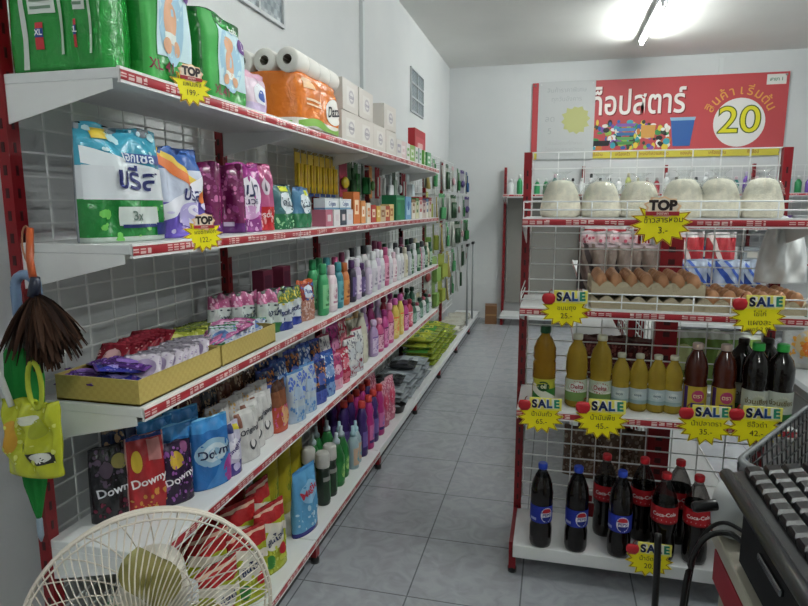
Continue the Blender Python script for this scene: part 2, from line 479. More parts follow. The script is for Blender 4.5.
# ------------------------------------------------------------------ product shapes
def painter(bg, rules):
    def cf(x, v, fr=True):
        c = bg
        for r in rules:
            k = r[0]
            if k == 'band' and r[1] <= v < r[2]: c = r[3]
            elif k == 'back' and not fr: c = r[1]
            elif k == 'side' and abs(x) > r[1]: c = r[2]
        return c
    return cf
def overlay(mb, rules, pos, seed=0, xl=.96, vl=.97, mat='paper_print', e=.0006, st=.0002):
    """printed shapes laid on a surface pos(x, v, lift); returns the next free lift"""
    rr = random.Random(seed + 17)
    cx = lambda x: max(-xl, min(xl, x)); cv = lambda v: max(.012, min(vl, v))
    def patch(fn, nu, nv, col):
        vs = [pos(cx(fn(i / nu, j / nv)[0]), cv(fn(i / nu, j / nv)[1]), e) for j in range(nv + 1) for i in range(nu + 1)]
        mb.add(vs, [(j * (nu + 1) + i, j * (nu + 1) + i + 1, (j + 1) * (nu + 1) + i + 1, (j + 1) * (nu + 1) + i) for j in range(nv) for i in range(nu)], col, mat, True)
    def disc(x, v, rx, rv, col, n=20, rings=(.34, .67, 1.0), rot=0.0):
        vs = [pos(cx(x), cv(v), e)]
        for q in rings:
            for k in range(n):
                a = 2 * PI * k / n; dx, dz = q * math.cos(a), q * math.sin(a)
                vs.append(pos(cx(x + rx * (dx * math.cos(rot) - dz * math.sin(rot))), cv(v + rv * (dx * math.sin(rot) + dz * math.cos(rot))), e))
        fs = [(0, 1 + k, 1 + (k + 1) % n) for k in range(n)]
        for q in range(len(rings) - 1):
            fs += [(1 + q * n + k, 1 + (q + 1) * n + k, 1 + (q + 1) * n + (k + 1) % n, 1 + q * n + (k + 1) % n) for k in range(n)]
        mb.add(vs, fs, col, mat, True)
    for r in rules:
        k = r[0]
        if k == 'ell': disc(r[1], r[2], r[3], r[4], r[5])
        elif k == 'rect': patch(lambda u, v: (r[1] + (r[2] - r[1]) * u, r[3] + (r[4] - r[3]) * v), 14, 9, r[5])
        elif k == 'diag': patch(lambda u, v: (xl * (2 * u - 1), max(0, min(1, r[1] - r[3] * xl * (2 * u - 1))) * (1 - v) + max(0, min(1, r[2] - r[3] * xl * (2 * u - 1))) * v), 22, 4, r[4])
        elif k == 'wave': patch(lambda u, v: (xl * (2 * u - 1), (r[1] - r[3] * math.sin(r[4] * xl * (2 * u - 1))) * (1 - v) + (r[2] - r[3] * math.sin(r[4] * xl * (2 * u - 1))) * v), 18, 2, r[5])
        elif k == 'speck':
            for q in range(int(12 + 190 * (1 - r[3]) * (r[2] - r[1]))):
                x = rr.uniform(-xl, xl); v = rr.uniform(r[1], r[2]); s_ = rr.uniform(.025, .1)
                disc(x, v, s_, s_ * rr.uniform(.2, .55), r[4], 7, (1.0,), rr.uniform(0, PI))
        else: continue
        e += st
    return e + .0006
def pouch_mb(w, h, d, bg, rules=(), texts=(), q=2.0, vs=.86, k=2.2, taper=.0, lump=.004, nu=22, nv=26, seed=0, belly=0.0, mat='foil_print', t0=1.0, top=.03):
    """sealed bag standing on z=0, printed side facing -y"""
    rr = random.Random(seed); ph = [rr.uniform(0, 6.28) for _ in range(6)]
    cf = painter(bg, rules)
    def T(v):
        if v >= vs: return top
        a = v / vs
        base = max(0.0, 1 - a ** k) ** .62
        low = t0 + (1 - t0) * min(1, a * 3.2)
        return max(top, base * low)
    def W(v): return (w / 2) * (1 - taper * v * v + belly * math.sin(PI * min(1, v / vs)))
    def Yf(x, v):
        s_ = max(0.0, 1 - abs(x) ** q) ** .5
        l = lump * (math.sin(7 * x + 5 * v + ph[0]) + .7 * math.sin(-8 * x + 11 * v + ph[1]) + .22 * math.sin(15 * x + 3 * v + ph[2]))
        env = min(1, (1 - abs(x)) * 4) * min(1, v * 6) * (1 if v < vs else .35)
        return d / 2 * T(v) * s_ + l * env
    def zz(x, v): return h * v - (lump * .8 * (1 + math.sin(5 * x + ph[3])) if v > .97 else 0)
    mb = MB(); vl = []; N = 2 * nu
    for j in range(nv + 1):
        v = j / nv
        for i in range(N):
            if i < nu: x = -1 + 2 * i / nu; vl.append((W(v) * x, -Yf(x, v), zz(x, v)))
            else: x = 1 - 2 * (i - nu) / nu; vl.append((W(v) * x, Yf(x, v), zz(x, v)))
    fs, cs = [], []
    for j in range(nv):
        for i in range(N):
            fs.append((j * N + i, j * N + (i + 1) % N, (j + 1) * N + (i + 1) % N, (j + 1) * N + i))
            x = -1 + 2 * (i + .5) / nu if i < nu else 1 - 2 * (i - nu + .5) / nu
            cs.append(cf(x, (j + .5) / nv, i < nu))
    fs += [tuple(range(N - 1, -1, -1)), tuple(range(nv * N, nv * N + N))]; cs += [bg, cs[-1]]
    mb.add(vl, fs, cs, mat, True)
    te = overlay(mb, rules, lambda x, v, e: (W(v) * x, -Yf(x, v) - e, h * v), seed, e=min(.0017, w * .012), st=.00028)
    for body, x, v, size, col, tilt in texts:
        def mp(tx, tz, x=x, v=v):
            X_ = x * w / 2 + tx; V_ = min(.99, max(.01, v + tz / h))
            return (X_, -Yf(max(-.98, min(.98, X_ / W(V_))), V_) - te, V_ * h)
        mb.text(body, size, col, mp, 'paper_print', .02, tilt)
    return mb
def box_mb(w, h, d, bg, rules=(), texts=(), side=None, nu=14, nv=10, mat='paper_print', top=None):
    """printed carton standing on z=0, printed side facing -y"""
    mb = MB(); cf = painter(bg, rules); e = .0012
    side = side or bg
    mb.box((0, .0006, h / 2), (w - 2 * e, d - 2 * e, h - 2 * e), side, mat)
    mb.grid(lambda u, v: (-w / 2 + w * u, -d / 2, h * v), nu, nv, lambda u, v: cf(2 * u - 1, v), mat, False)
    for sx in (-1, 1):
        mb.grid(lambda u, v: (sx * w / 2, sx * (u - .5) * d, h * v), 6, nv, lambda u, v: cf(.0 if False else sx * (.96), v, False), mat, False)
    mb.add([(-w / 2, -d / 2, h), (w / 2, -d / 2, h), (w / 2, d / 2, h), (-w / 2, d / 2, h)], [(0, 1, 2, 3)], top or side, mat)
    te = overlay(mb, rules, lambda x, v, e: (w / 2 * x, -d / 2 - e * .5, h * v), len(rules), .98, .98)
    for body, x, v, size, col, tilt in texts:
        mb.text(body, size, col, lambda tx, tz: (x * w / 2 + tx, -d / 2 - te * .6, v * h + tz), 'paper_print', .02, tilt)
    return mb
def bottle(name, prof, col, bands=(), cap=None, label=None, sq=(1, 1), n=20, mat='plastic_print', capcol=None, capmat='plastic_print', trigger=None):
    """root empty > body, cap, label.  label = (z0, z1, half angle, bg, rules, texts)"""
    t = empty(name)
    mb = MB(); mb.lathe(prof, col, mat, n, sq, bands=bands); mb.build('body', t)
    if cap:
        cp = MB(); cp.lathe(cap, capcol, capmat, 16, sq if abs(sq[0] - sq[1]) > .3 and max(c[0] for c in cap) > .02 else (1, 1)); cp.build('cap', t)
    if label:
        z0, z1, ha, bg, rules, texts = label
        def rad(z):
            for (r0, a), (r1, b_) in zip(prof, prof[1:]):
                if a <= z <= b_ and b_ > a: return r0 + (r1 - r0) * (z - a) / (b_ - a)
            return prof[-1][0]
        cf = painter(bg, rules); lb = MB()
        full = ha > 3
        nu = 40 if full else 22
        def fn(u, v, e=.0009):
            a = (2 * u - 1) * ha; z = z0 + (z1 - z0) * v; r_ = rad(z) + e
            return (r_ * sq[0] * math.sin(a), -r_ * sq[1] * math.cos(a), z)
        k = ha / (PI / 2)
        lb.grid(fn, nu, 12, lambda u, v: cf((2 * u - 1) * k if full else 2 * u - 1, v), 'paper_print', True)
        def pos(x, v, e):
            a = x * (PI / 2 if full else ha); z = z0 + (z1 - z0) * v; r_ = rad(z) + .0006 + e * .6
            return (r_ * sq[0] * math.sin(a), -r_ * sq[1] * math.cos(a), z)
        te = overlay(lb, rules, pos, 3, 1.98 if full else .98, .985)
        for body, x, v, size, c_, tilt in texts:
            def mp(tx, tz):
                zz = z0 + (z1 - z0) * v + tz; r_ = rad(zz) + .0007 + te * .7
                a = x + tx / (r_ * sq[0])
                return (r_ * sq[0] * math.sin(a), -r_ * sq[1] * math.cos(a), zz)
            lb.text(body, size, c_, mp, 'paper_print', .02, tilt)
        lb.build('label', t)
    return t
def scale_prof(p, sr, sz): return [(r * sr, z * sz) for r, z in p]

# stock register: what stands where, so that every label can single one thing out
STOCK = []      # (object, description, category, place, row, order)
ORD = ['first', 'second', 'third', 'fourth', 'fifth', 'sixth', 'seventh', 'eighth', 'ninth', 'tenth', 'eleventh', 'twelfth', 'thirteenth', 'fourteenth', 'fifteenth', 'sixteenth', 'seventeenth', 'eighteenth', 'nineteenth', 'twentieth'] + ['%dth' % k for k in range(21, 80)]
def stock(key, builder, desc, cat, place, row, order, loc, rz=0.0, group=None, tilt=None):
    o = make(key, builder)
    o.location = loc; o.rotation_euler = (tilt[0] if tilt else 0, tilt[1] if tilt else 0, rz)
    STOCK.append((o, desc, cat, place, row, order, group or (cat + 's on the ' + place)))
    return o
def finish_labels():
    by = {}
    for s_ in STOCK: by.setdefault(s_[1], []).append(s_)
    for desc, l in by.items():
        rows = {}
        for s_ in l: rows.setdefault(s_[3], set()).add(s_[4])
        places = {}
        for s_ in l: places.setdefault((s_[3], s_[4]), []).append(s_)
        for (pl, row), q in places.items():
            q.sort(key=lambda s_: s_[5])
            end = 'fan' if pl in SHZ or 'hook' in pl or 'sachet' in pl or 'base shelf' in pl else 'post'
            r_ = f' {row},' if row and len(rows[pl]) > 1 else ''
            for i, s_ in enumerate(q):
                lab = f'{desc}, {pl}' if len(q) == 1 and not r_ else f'{desc}, {pl}{r_.rstrip(",")}' if len(q) == 1 else f'{desc}, {pl},{r_} {ORD[i]} from {end}'
                if len(lab.replace(',', '').split()) > 16: print('LONG', lab)
                s_[0]['label'] = lab; s_[0]['category'] = s_[2]; s_[0]['group'] = s_[6]
# a stand on one of the long run's shelves: X is the distance from the left wall side
SHZ = {'top shelf': 1.674, 'second shelf': 1.31, 'third shelf': .943, 'fourth shelf': .585, 'base shelf': ZB}
def left(key, builder, desc, cat, place, row, X, px=None, Y=None, rz=None, dz=0.0, tilt=None, jit=.12):
    z = SHZ[place] + .0008
    if Y is None: Y = where(px, X=X, Z=z + .05)
    a = PI / 2 + (rz if rz is not None else rnd.uniform(-jit, jit))
    return stock(key, builder, desc, cat, place + ' on the left wall' if False else place, row, Y, (X, Y, z + dz), a, tilt=tilt)
FR, MD, BK = 'front row', 'middle row', 'back row'
# ------------------------------------------------------------------ products on the long run
# --- top shelf
GRN, DGR = '1e8a34', '12622a'
BABY = [('band', 0, .12, '2f9a3f'), ('rect', -.55, .75, .2, .86, 'c9e3ea'), ('ell', .0, .50, .5, .36, '9fc7dc'), ('ell', -.05, .68, .2, .10, 'd9a684'), ('ell', -.05, .46, .26, .17, 'd9a684'),
        ('rect', -.30, .2, .30, .38, 'e6ece6'), ('ell', -.25, .28, .12, .06, 'd9a684'), ('ell', .2, .28, .12, .06, 'd9a684'), ('ell', .62, .74, .28, .09, '6a3f8e'), ('rect', -.98, -.62, .0, 1, '3aa548'), ('band', .92, 1, DGR)]
def diaper(w, h, d, sd): return lambda: pouch_mb(w, h, d, GRN, BABY, [('XL 41', -.45, .12, .032, '7a1436', 0), ('L', .62, .74, .03, 'f2f2f2', 0), ('baby', .3, .88, .03, 'f4f7f2', .1)], 8, .95, 14, 0, .003, 22, 30, sd, top=.72).build('diaper_pack')
def diaper_b(w, h, d, sd): return lambda: pouch_mb(w, h, d, GRN, [('rect', -.5, -.35, 0, 1, 'cfd8cf'), ('rect', -.25, .4, .38, .56, 'd5ddd6'), ('rect', -.1, .1, .14, .32, 'c43a40'), ('rect', -.1, .1, .22, .28, '2f56a0'), ('rect', -.2, .3, .41, .43, '6d8a74'), ('rect', -.2, .3, .46, .48, '6d8a74'), ('rect', -.2, .3, .51, .53, '6d8a74'), ('rect', .5, .58, .1, .6, 'b8ccb8'), ('band', .62, .8, DGR)],
                                       [('XL', 0, .25, .016, 'ffffff', 0)], 8, .95, 14, 0, .003, 18, 24, sd, top=.72).build('diaper_pack')
left('dp1', diaper_b(.20, .30, .105, 1), 'green diaper pack with white stripe, its back print showing', 'diaper pack', 'top shelf', BK, -1.06, Y=1.165, rz=-PI / 2)
left('dp2', diaper_b(.13, .31, .10, 2), 'green diaper pack with printed back, beside the shelf corner', 'diaper pack', 'top shelf', MD, -.955 - .025, Y=1.17, rz=-PI / 2, jit=0)
left('dp3', diaper(.185, .31, .075, 3), 'tall green diaper pack with sleeping baby picture, at the corner', 'diaper pack', 'top shelf', FR, -.93, Y=1.325, rz=-.04)
left('dp5', diaper(.15, .23, .10, 5), 'small dark green diaper pack half hidden behind another', 'diaper pack', 'top shelf', BK, -1.08, Y=1.46, rz=.05)
left('dp4', diaper(.25, .235, .10, 4), 'green diaper pack with standing baby on pale blue panel', 'diaper pack', 'top shelf', FR, -.95, Y=1.60, rz=.06)
left('ppl', lambda: pouch_mb(.13, .135, .06, 'd9c3d3', [('band', 0, .3, 'c9b6d8'), ('ell', .1, .5, .6, .25, 'eef0f6'), ('ell', .1, .45, .3, .14, '3d5aa8'), ('band', .86, 1, 'd7a7bd')], (), 2, .9, 3, 0, .003, 16, 18).build('wipes_pouch'),
     'small pink and white wipes pouch with blue flower print', 'pouch', 'top shelf', FR, -.94, Y=1.81)
def tissue():
    t = empty('toilet_paper_pack')
    b = pouch_mb(.43, .19, .285, 'd8741f', [('band', 0, .16, 'e9e4dc'), ('wave', .0, .14, .06, 4, '7fb04a'), ('ell', .45, .45, .38, .26, 'f2efe8'), ('rect', -.8, -.45, .72, .9, 'f0c9a0'), ('rect', -.75, -.2, .5, .54, 'f3d6b4'), ('rect', -.75, -.2, .42, .45, 'f3d6b4')],
                 [('Dazzi', .45, .46, .055, '1d1d28', .15)], 9, .97, 16, 0, .003, 24, 18, 3, top=.9)
    b.build('printed_wrap', t)
    for ix in range(4):
        for iy in range(3):
            r = MB(); rr = .043
            r.lathe([(.017, -.052), (.038, -.052), (rr, -.047), (rr, .047), (.038, .052), (.017, .052), (.017, -.052)], 'e4e2dc', 'matte_print', 24, M=Matrix.Rotation(PI / 2, 3, 'Y'), off=(-.158 + ix * .105, -.088 + iy * .088, .226), caps=False)
            r.lathe([(.017, -.05), (.017, .05)], '8d8478', 'matte_print', 16, M=Matrix.Rotation(PI / 2, 3, 'Y'), off=(-.158 + ix * .105, -.088 + iy * .088, .226), caps=False)
            r.build('roll', t)
    return t
left('tp', tissue, 'orange toilet paper pack beside the wipes pouch', 'toilet paper', 'top shelf', FR, -1.012, Y=2.25, rz=0)
def napkin(): return box_mb(.22, .132, .2, 'd2cdc6', [('rect', -.5, .5, .2, .8, 'dedbd6'), ('ell', .1, .5, .35, .22, 'b9b4b8'), ('ell', .1, .5, .25, .14, 'd9d6d4')], [('tissue', .1, .5, .026, '8a8494', 0)], 'c6bcb0', mat='plastic_print').build('tissue_pack')
for i, (y, z) in enumerate(((2.65, 0), (2.65, .134), (2.885, 0), (2.885, .134), (3.12, 0), (3.33, .134), (3.35, 0))):
    left('nap', napkin, 'white film wrapped tissue pack, ' + ('on top of another pack' if z else 'lying on the shelf board'), 'tissue pack', 'top shelf', FR, -1.0, Y=y, dz=z, rz=rnd.uniform(-.04, .04))
def smallpack(c1, c2): return lambda: box_mb(.09, .11, .07, c1, [('rect', -.6, .6, .3, .75, c2), ('rect', -.4, .4, .42, .6, c1)], (), c1, nu=8, nv=8, mat='plastic_print').build('tissue_box')
for i, (y, c1, n1, c2) in enumerate(((3.55, 'd8d4d0', 'white', 'a8a4b0'), (3.66, 'd8c4c4', 'pale pink', 'e8e0e0'), (3.78, 'd9d6d2', 'white', '7aa860'), (3.90, '8cb860', 'lime green', 'e0e6d8'), (4.02, 'dcdcd8', 'white', '4a9a50'), (4.14, 'c8d0d0', 'grey white', '58a060'), (4.28, '6fae4e', 'lime green', 'e8e8d8'), (4.44, '58a068', 'green', 'dfe6e0'))):
    left(('sm', n1, c2), smallpack(c1, c2), f'small {n1} printed tissue box', 'tissue box', 'top shelf', FR, -.94, Y=y)
    if y < 4.2: left(('sm2', n1), smallpack('d6d6d4', c2), 'small white tissue box stacked upright behind', 'tissue box', 'top shelf', BK, -1.05, Y=y + .02)
left('rb', lambda: box_mb(.36, .27, .05, 'b23038', [('rect', -.8, .8, .35, .8, 'c04850'), ('rect', -.5, .5, .5, .65, 'd8a0a0')], [('SALE', 0, .57, .06, 'e6c8c4', 0)], nu=12).build('red_carton'), 'flat red carton standing at the far end behind the tissue boxes', 'carton', 'top shelf', BK, -1.0, Y=4.45, rz=.0)
# --- second shelf
BRZ = [('band', .64, 1, '3f9db8'), ('diag', .56, .70, .10, 'dfe6ea'), ('rect', -1, 1, .36, .64, 'd6dbe0'), ('band', 0, .36, '1d7a34'), ('speck', .02, .34, .82, '66b850'), ('rect', -.35, .6, .14, .3, 'cfd6d2'), ('rect', -.3, .55, .12, .15, '1f2f6e'), ('band', 0, .035, 'b9c6bd'),
       ('rect', -.75, -.3, .86, .95, 'c9b13a'), ('rect', -.1, .9, .68, .76, '2d4d96'), ('speck', .74, .98, .9, 'b7dbe2'), ('back', '8f979e'), ('rect', .55, 1, .05, .16, '232c6a')]
left('brz', lambda: pouch_mb(.228, .265, .085, 'd6dbe0', BRZ, [('บรีส', .08, .53, .068, '232a66', -.06), ('เอกเซล', .2, .72, .03, 'dfe9f4', -.06), ('3x', 0, .22, .03, '6a7f76', 0)], 3, .93, 4, .04, .006, 40, 44, 1).build('detergent_bag'),
     'large green, white and blue laundry detergent bag', 'detergent bag', 'second shelf', FR, -.985, Y=1.225, rz=-.2)
BR2 = [('band', .0, .4, '6a56b8'), ('band', .4, .75, 'c6cde0'), ('band', .75, 1, '3a62a8'), ('diag', .55, .68, .25, 'd8743a'), ('diag', .68, .76, .25, 'e0c04a'), ('diag', .38, .55, -.2, 'e8e8f2'), ('ell', 0, .25, .5, .14, 'b9aee0'), ('speck', .05, .4, .85, 'd8d0f0'), ('back', '5068a0')]
left('br2', lambda: pouch_mb(.19, .235, .075, '6a56b8', BR2, [('บรีส', .1, .47, .05, '2a2a6e', -.1), ('S', .0, .24, .07, 'eeeaf8', 0)], 2.4, .93, 3.4, .06, .006, 30, 36, 2).build('detergent_bag'),
     'purple and white laundry detergent bag with rainbow stripe', 'detergent bag', 'second shelf', FR, -.975, Y=1.435, rz=.0)
MAG = [('band', 0, .16, '5a2468'), ('speck', .2, .95, .6, '8a2f70'), ('speck', .2, .95, .9, 'c06a9c'), ('rect', -.4, .5, .10, .16, 'b8a8c0')]
for i, (y, x) in enumerate(((1.56, -1.0), (1.625, -1.03), (1.69, -.99))):
    left('mag', lambda: pouch_mb(.13, .21, .055, '6a184c', MAG, (), 3, .95, 5, .08, .005, 20, 28, 4).build('detergent_bag'), 'dark magenta detergent bag, turned edge on', 'detergent bag', 'second shelf', FR, x, Y=y, rz=-1.2)
PAO = [('band', 0, .2, '8f3a86'), ('ell', .1, .52, .75, .28, 'e3dbe6'), ('band', .8, 1, '9c2f84'), ('ell', 0, .28, .5, .1, 'cc9ac8'), ('speck', 0, .28, .8, 'd8a0d0'), ('back', '8f2f78')]
left('pao', lambda: pouch_mb(.15, .22, .06, '9c2f84', PAO, [('เปา', .08, .6, .062, '1f2350', .05), ('วินวอช', .1, .44, .028, '3a2458', .05)], 3, .94, 5, .05, .005, 28, 32, 5).build('detergent_bag'),
     'magenta detergent bag with white front panel and dark lettering', 'detergent bag', 'second shelf', FR, -.965, Y=1.765, rz=-.25)
left('pnk', lambda: pouch_mb(.135, .225, .055, 'b85a86', [('band', 0, .34, 'b8242c'), ('ell', .1, .66, .4, .13, 'cfc0cc'), ('ell', .1, .66, .22, .08, '3a3046'), ('speck', .05, .3, .8, 'e8a0a0')], [('soft', .1, .24, .03, 'f0d0d0', 0)], 2.6, .94, 4, .08, .005, 24, 28, 6).build('detergent_bag'),
     'pink detergent bag with bright red bottom', 'detergent bag', 'second shelf', FR, -.97, Y=1.885, rz=-.2)
SFT = [('band', 0, .34, '2a6e48'), ('ell', .1, .58, .62, .24, 'd4dde2'), ('rect', -.4, .6, .84, .95, 'c8cf30'), ('speck', .0, .34, .7, '8cc090'), ('band', .95, 1, '223a40')]
left('gr1', lambda: pouch_mb(.125, .16, .05, '3f6a70', SFT, [('โอโม', .1, .58, .034, '2c3c50', -.1)], 2.4, .93, 3.5, .1, .004, 22, 26, 7).build('detergent_bag'), 'small green and white detergent bag with yellow corner', 'detergent bag', 'second shelf', FR, -.955, Y=2.02, rz=-.15)
left('gr2', lambda: pouch_mb(.13, .158, .05, '4a7a9a', SFT[:2] + [('rect', .1, .7, .78, .9, 'c8cf30'), ('band', .9, 1, '35608c')], [('โอโม', .0, .56, .034, '3c4c60', .1)], 2.4, .93, 3.5, .1, .004, 22, 26, 8).build('detergent_bag'), 'small green detergent bag with pale blue shoulders', 'detergent bag', 'second shelf', FR, -.955, Y=2.19, rz=-.1)
def carton(w, h, d, bg, rules=(), texts=(), name='carton', nu=12, nv=6): return lambda: box_mb(w, h, d, bg, rules, texts, nu=nu, nv=nv).build(name)
for y, w, c, n in ((2.37, .085, 'b86a7c', 'pink'), (2.465, .075, 'd9d4d4', 'white'), (2.55, .07, '39414e', 'dark grey'), (2.635, .08, 'd2d2d8', 'pearl white')):
    left(('bx', n), carton(w, .068, .06, c, [('rect', -.5, .5, .3, .7, 'cfc3c6')]), f'{n} soap carton in the lower layer', 'carton', 'second shelf', FR, -.935, Y=y, jit=.03)
for y, n in ((2.42, 'first'), (2.59, 'second')):
    left('tpaste', carton(.16, .046, .05, 'd4dadd', [('rect', -.8, .75, .25, .8, 'e6eaec'), ('band', 0, .14, '6a9ab8')], [('Colgate', 0, .52, .026, '3a5a90', 0)], nu=16), 'white and blue toothpaste carton lying on soap cartons', 'carton', 'second shelf', FR, -.935, Y=y, dz=.0688, jit=.02)
for y, c, n, h, r in ((2.76, 'c8703a', 'orange', .15, 'f0d8b8'), (2.86, 'cf8a50', 'light orange', .11, 'f2e8da'), (2.95, 'd9d2c4', 'cream', .10, 'd0783a'), (3.04, 'b03c34', 'red', .09, 'e8d8c0'), (3.13, 'c9a040', 'mustard', .085, 'ead8a8'), (3.22, 'bfae94', 'beige', .085, '8c5a3c'), (3.31, 'a0442e', 'brick red', .085, 'e0c090'), (3.40, 'd0b880', 'sand coloured', .095, 'a06030')):
    left(('sb', n), carton(.075, h, .055, c, [('rect', -.6, .6, .3, .75, r), ('rect', -.3, .3, .4, .6, c)]), f'small {n} carton standing upright', 'carton', 'second shelf', FR, -.94, Y=y, jit=.15)
left('gcart', carton(.22, .15, .09, '1f6a44', [('rect', -.9, .9, .82, .9, '3f9a6a'), ('rect', -.7, -.1, .2, .7, '2a8656')]), 'large dark green carton', 'carton', 'second shelf', FR, -.96, Y=3.62, jit=.02)
left('bcart', carton(.15, .145, .09, '6f9cc0', [('rect', -.6, .6, .2, .6, 'a8c4da'), ('ell', 0, .6, .4, .2, '3f6ea4')]), 'pale blue carton beside the green one', 'carton', 'second shelf', FR, -.96, Y=3.83, jit=.02)
for i, (c, n, r) in enumerate((('d6cfc2', 'cream', '8c6a4a'), ('cfc9a8', 'pale yellow', '5a7a4a'), ('d9d4d0', 'white', 'b04848'), ('c8b8ae', 'pinkish', '7a4a5a'), ('d9d5cc', 'ivory', '4a6a8a'), ('c9c0b0', 'tan', '8a3a3a'))):
    left(('sc', n), carton(.10, .13 + .01 * (i % 3), .07, c, [('rect', -.6, .6, .3, .8, r), ('rect', -.4, .4, .45, .65, c), ('band', .9, 1, r)]), f'upright {n} printed carton near the far end', 'carton', 'second shelf', FR, -.95, Y=3.98 + i * .113, jit=.06)
# hooks and hanging cards (second shelf level and the hook wall)
BAYS = [o for o in S.objects if o.name.startswith('shelving_bay')]
def hook(Y, z, L=.16):
    i = max(0, min(6, int((Y - 1.11) / BL))); t = BAYS[i]
    mb = MB(); mb.tube([(0, 0, 0), (0, -L, .0), (0, -L - .012, .014)], .0024, 'c9cccc', 'painted_metal', 5)
    h = mb.build('peg_hook', t); h.location = (Y - (1.11 + BL * i), .012, z)
    h.rotation_euler = (0, 0, 0)
def card(w, h, bg, prod, pc, rules=()):
    """hang card with a product on it, origin at the hook hole"""
    def f():
        t = empty('hang_card')
        mb = MB(); cf = painter(bg, rules)
        mb.box((0, .0012, -h / 2 + .012), (w, .0018, h), bg, 'paper_print')
        mb.grid(lambda u, v: (-w / 2 + w * u, 0, .012 - h + h * v), 6, 14, lambda u, v: cf(2 * u - 1, v), 'paper_print', False)
        mb.build('card', t)
        p = MB()
        if prod == 'sticks':
            for k in range(3): p.tube([(-w * .28 + w * .28 * k, -.012, -h * .93 + .012), (-w * .28 + w * .28 * k, -.012, -h * .25)], w * .1, pc[k % len(pc)], 'plastic_print', 8)
        elif prod == 'blob':
            p.lathe([(.001, -.012), (w * .3, -.01), (w * .42, 0), (w * .3, .01), (.001, .012)], pc[0], 'plastic_print', 14, (1, h * .4 / w), M=Matrix.Rotation(PI / 2, 3, 'X'), off=(0, -.012, -h * .55))
        elif prod == 'brush':
            p.tube([(0, -.012, -h * .12), (0, -.014, -h * .45)], .007, pc[0], 'plastic_print', 8)
            p.rbox((0, -.018, -h * .66), (w * .7, .022, h * .42), pc[-1], 'fibre', .008)
        elif prod == 'broom':
            for k in range(9):
                q = (k - 4) / 4
                p.tube([(0, -.012, -h * .1), (w * .12 * q, -.016, -h * .5), (w * .36 * q, -.02 - .008 * (k % 2), -h * .98)], .0055, pc[k % len(pc)], 'fibre', 5)
        elif prod == 'sponge':
            p.rbox((0, -.02, -h * .58), (w * .86, .036, h * .5), pc[0], 'fibre', .01)
            p.rbox((0, -.041, -h * .58), (w * .86, .006, h * .5), pc[-1], 'matte_print', .003)
        p.build('product', t)
        return t
    return f
def hang(key, b, desc, cat, place, Y, z, X, rz=0, row=''):
    o = stock(key, b, desc, cat, place, row, Y, (X, Y, z), PI / 2 + rz)
    return o
HP = 'hooks above second shelf'
for i in range(7):
    y = 2.46 + i * .072; hook(y, 1.625, .12)
    hang('razor', card(.06, .20, 'c9a82c', 'sticks', ('d8b830', 'b88a20'), [('band', 0, .22, '2a4a86'), ('band', .22, .3, 'd9c24a'), ('band', .9, 1, '7a6a30')]), 'yellow brush card with blue foot band', 'hang card', HP, y, 1.625, -1.08)
for i, (y, c, pr, pc, n) in enumerate(((3.03, '8c1f3a', 'blob', ('d8c030',), 'crimson card with yellow product'), (3.14, '27502c', 'brush', ('27502c', '1d3a20'), 'dark green brush card'), (3.24, '2c6034', 'sticks', ('2c6a34', '1c4424'), 'green card of slim sticks'), (3.36, '274a2a', 'sponge', ('2a6a3a', '1f4a28'), 'deep green scourer card'),
                                       (3.52, 'c07a3c', 'blob', ('4a7a3a',), 'orange card with green product'), (3.66, '9a2a34', 'sticks', ('b8b4b0', 'c03040'), 'red card with pale sticks'), (3.78, 'a8a6a2', 'sticks', ('c9c9c6', 'e0e0dd'), 'silver card with white sticks'), (3.92, '8a8c8a', 'brush', ('c0c4c4', 'e0e2e2'), 'grey card with white brush'), (4.06, '4a5a4c', 'sticks', ('8aa890', 'c0c8c0'), 'grey green card with sticks'), (4.2, 'b8bcbc', 'blob', ('dfe3e4',), 'pale card with white product'), (4.34, 'a03040', 'sticks', ('d0ccc8', 'a03040'), 'dark red card with white sticks'), (4.48, 'c4ccd0', 'sponge', ('dfe6ea', 'c8d4da'), 'ice white card with sponge'))):
    hook(y, 1.62, .12)
    hang(('c', i), card(.09 if pr != 'sticks' else .07, .19, c, pr, pc, [('band', .85, 1, c), ('rect', -.6, .6, .72, .82, 'd8d4c8')]), n, 'hang card', HP, y, 1.62, -1.075, rnd.uniform(-.25, .25))
# the hook wall beyond the last upper shelf
HW = 'hook wall past the shelves'
pal = [('a89a60', 'straw', 'broom'), ('2f6a3c', 'green', 'brush'), ('7a9a52', 'moss green', 'sponge'), ('27482e', 'dark green', 'sticks'), ('b8ae8a', 'cream', 'broom'), ('4a8a5a', 'mint green', 'brush'), ('4a3a70', 'violet', 'blob'), ('8f9a44', 'lime', 'sponge'), ('b08a90', 'pink', 'blob'), ('8a3430', 'red', 'blob'), ('a8aca4', 'pale grey', 'broom'), ('33507a', 'blue', 'brush')]
r2 = random.Random(11); k = 0
for row, z in enumerate((1.78, 1.50, 1.23, .95, .68)):
    for j in range(8):
        y = 4.80 + j * .33 + (row % 2) * .06
        if y > 7.2: continue
        c, n, pr = pal[(k * 5 + row * 3) % len(pal)]; k += 1
        L = .20 if row != 4 else .14
        hook(y, z, L)
        x = -1.17 + L - .035
        hang(('hw', n, pr), card(.13, .25, {'green': '5a6a5c', 'violet': '8a8890'}.get(n, '8f938a') if pr != 'sponge' else c, pr, (c, c), [('band', .84, 1, c)]), f'{n} {"brush" if pr=="brush" else "sponge pack" if pr=="sponge" else "stick pack" if pr=="sticks" else "broom" if pr=="broom" else "round pack"} hanging', 'hang card', HW, y, z, x, r2.uniform(-.3, .3), ('top row', 'second row', 'third row', 'fourth row', 'lowest row')[row])
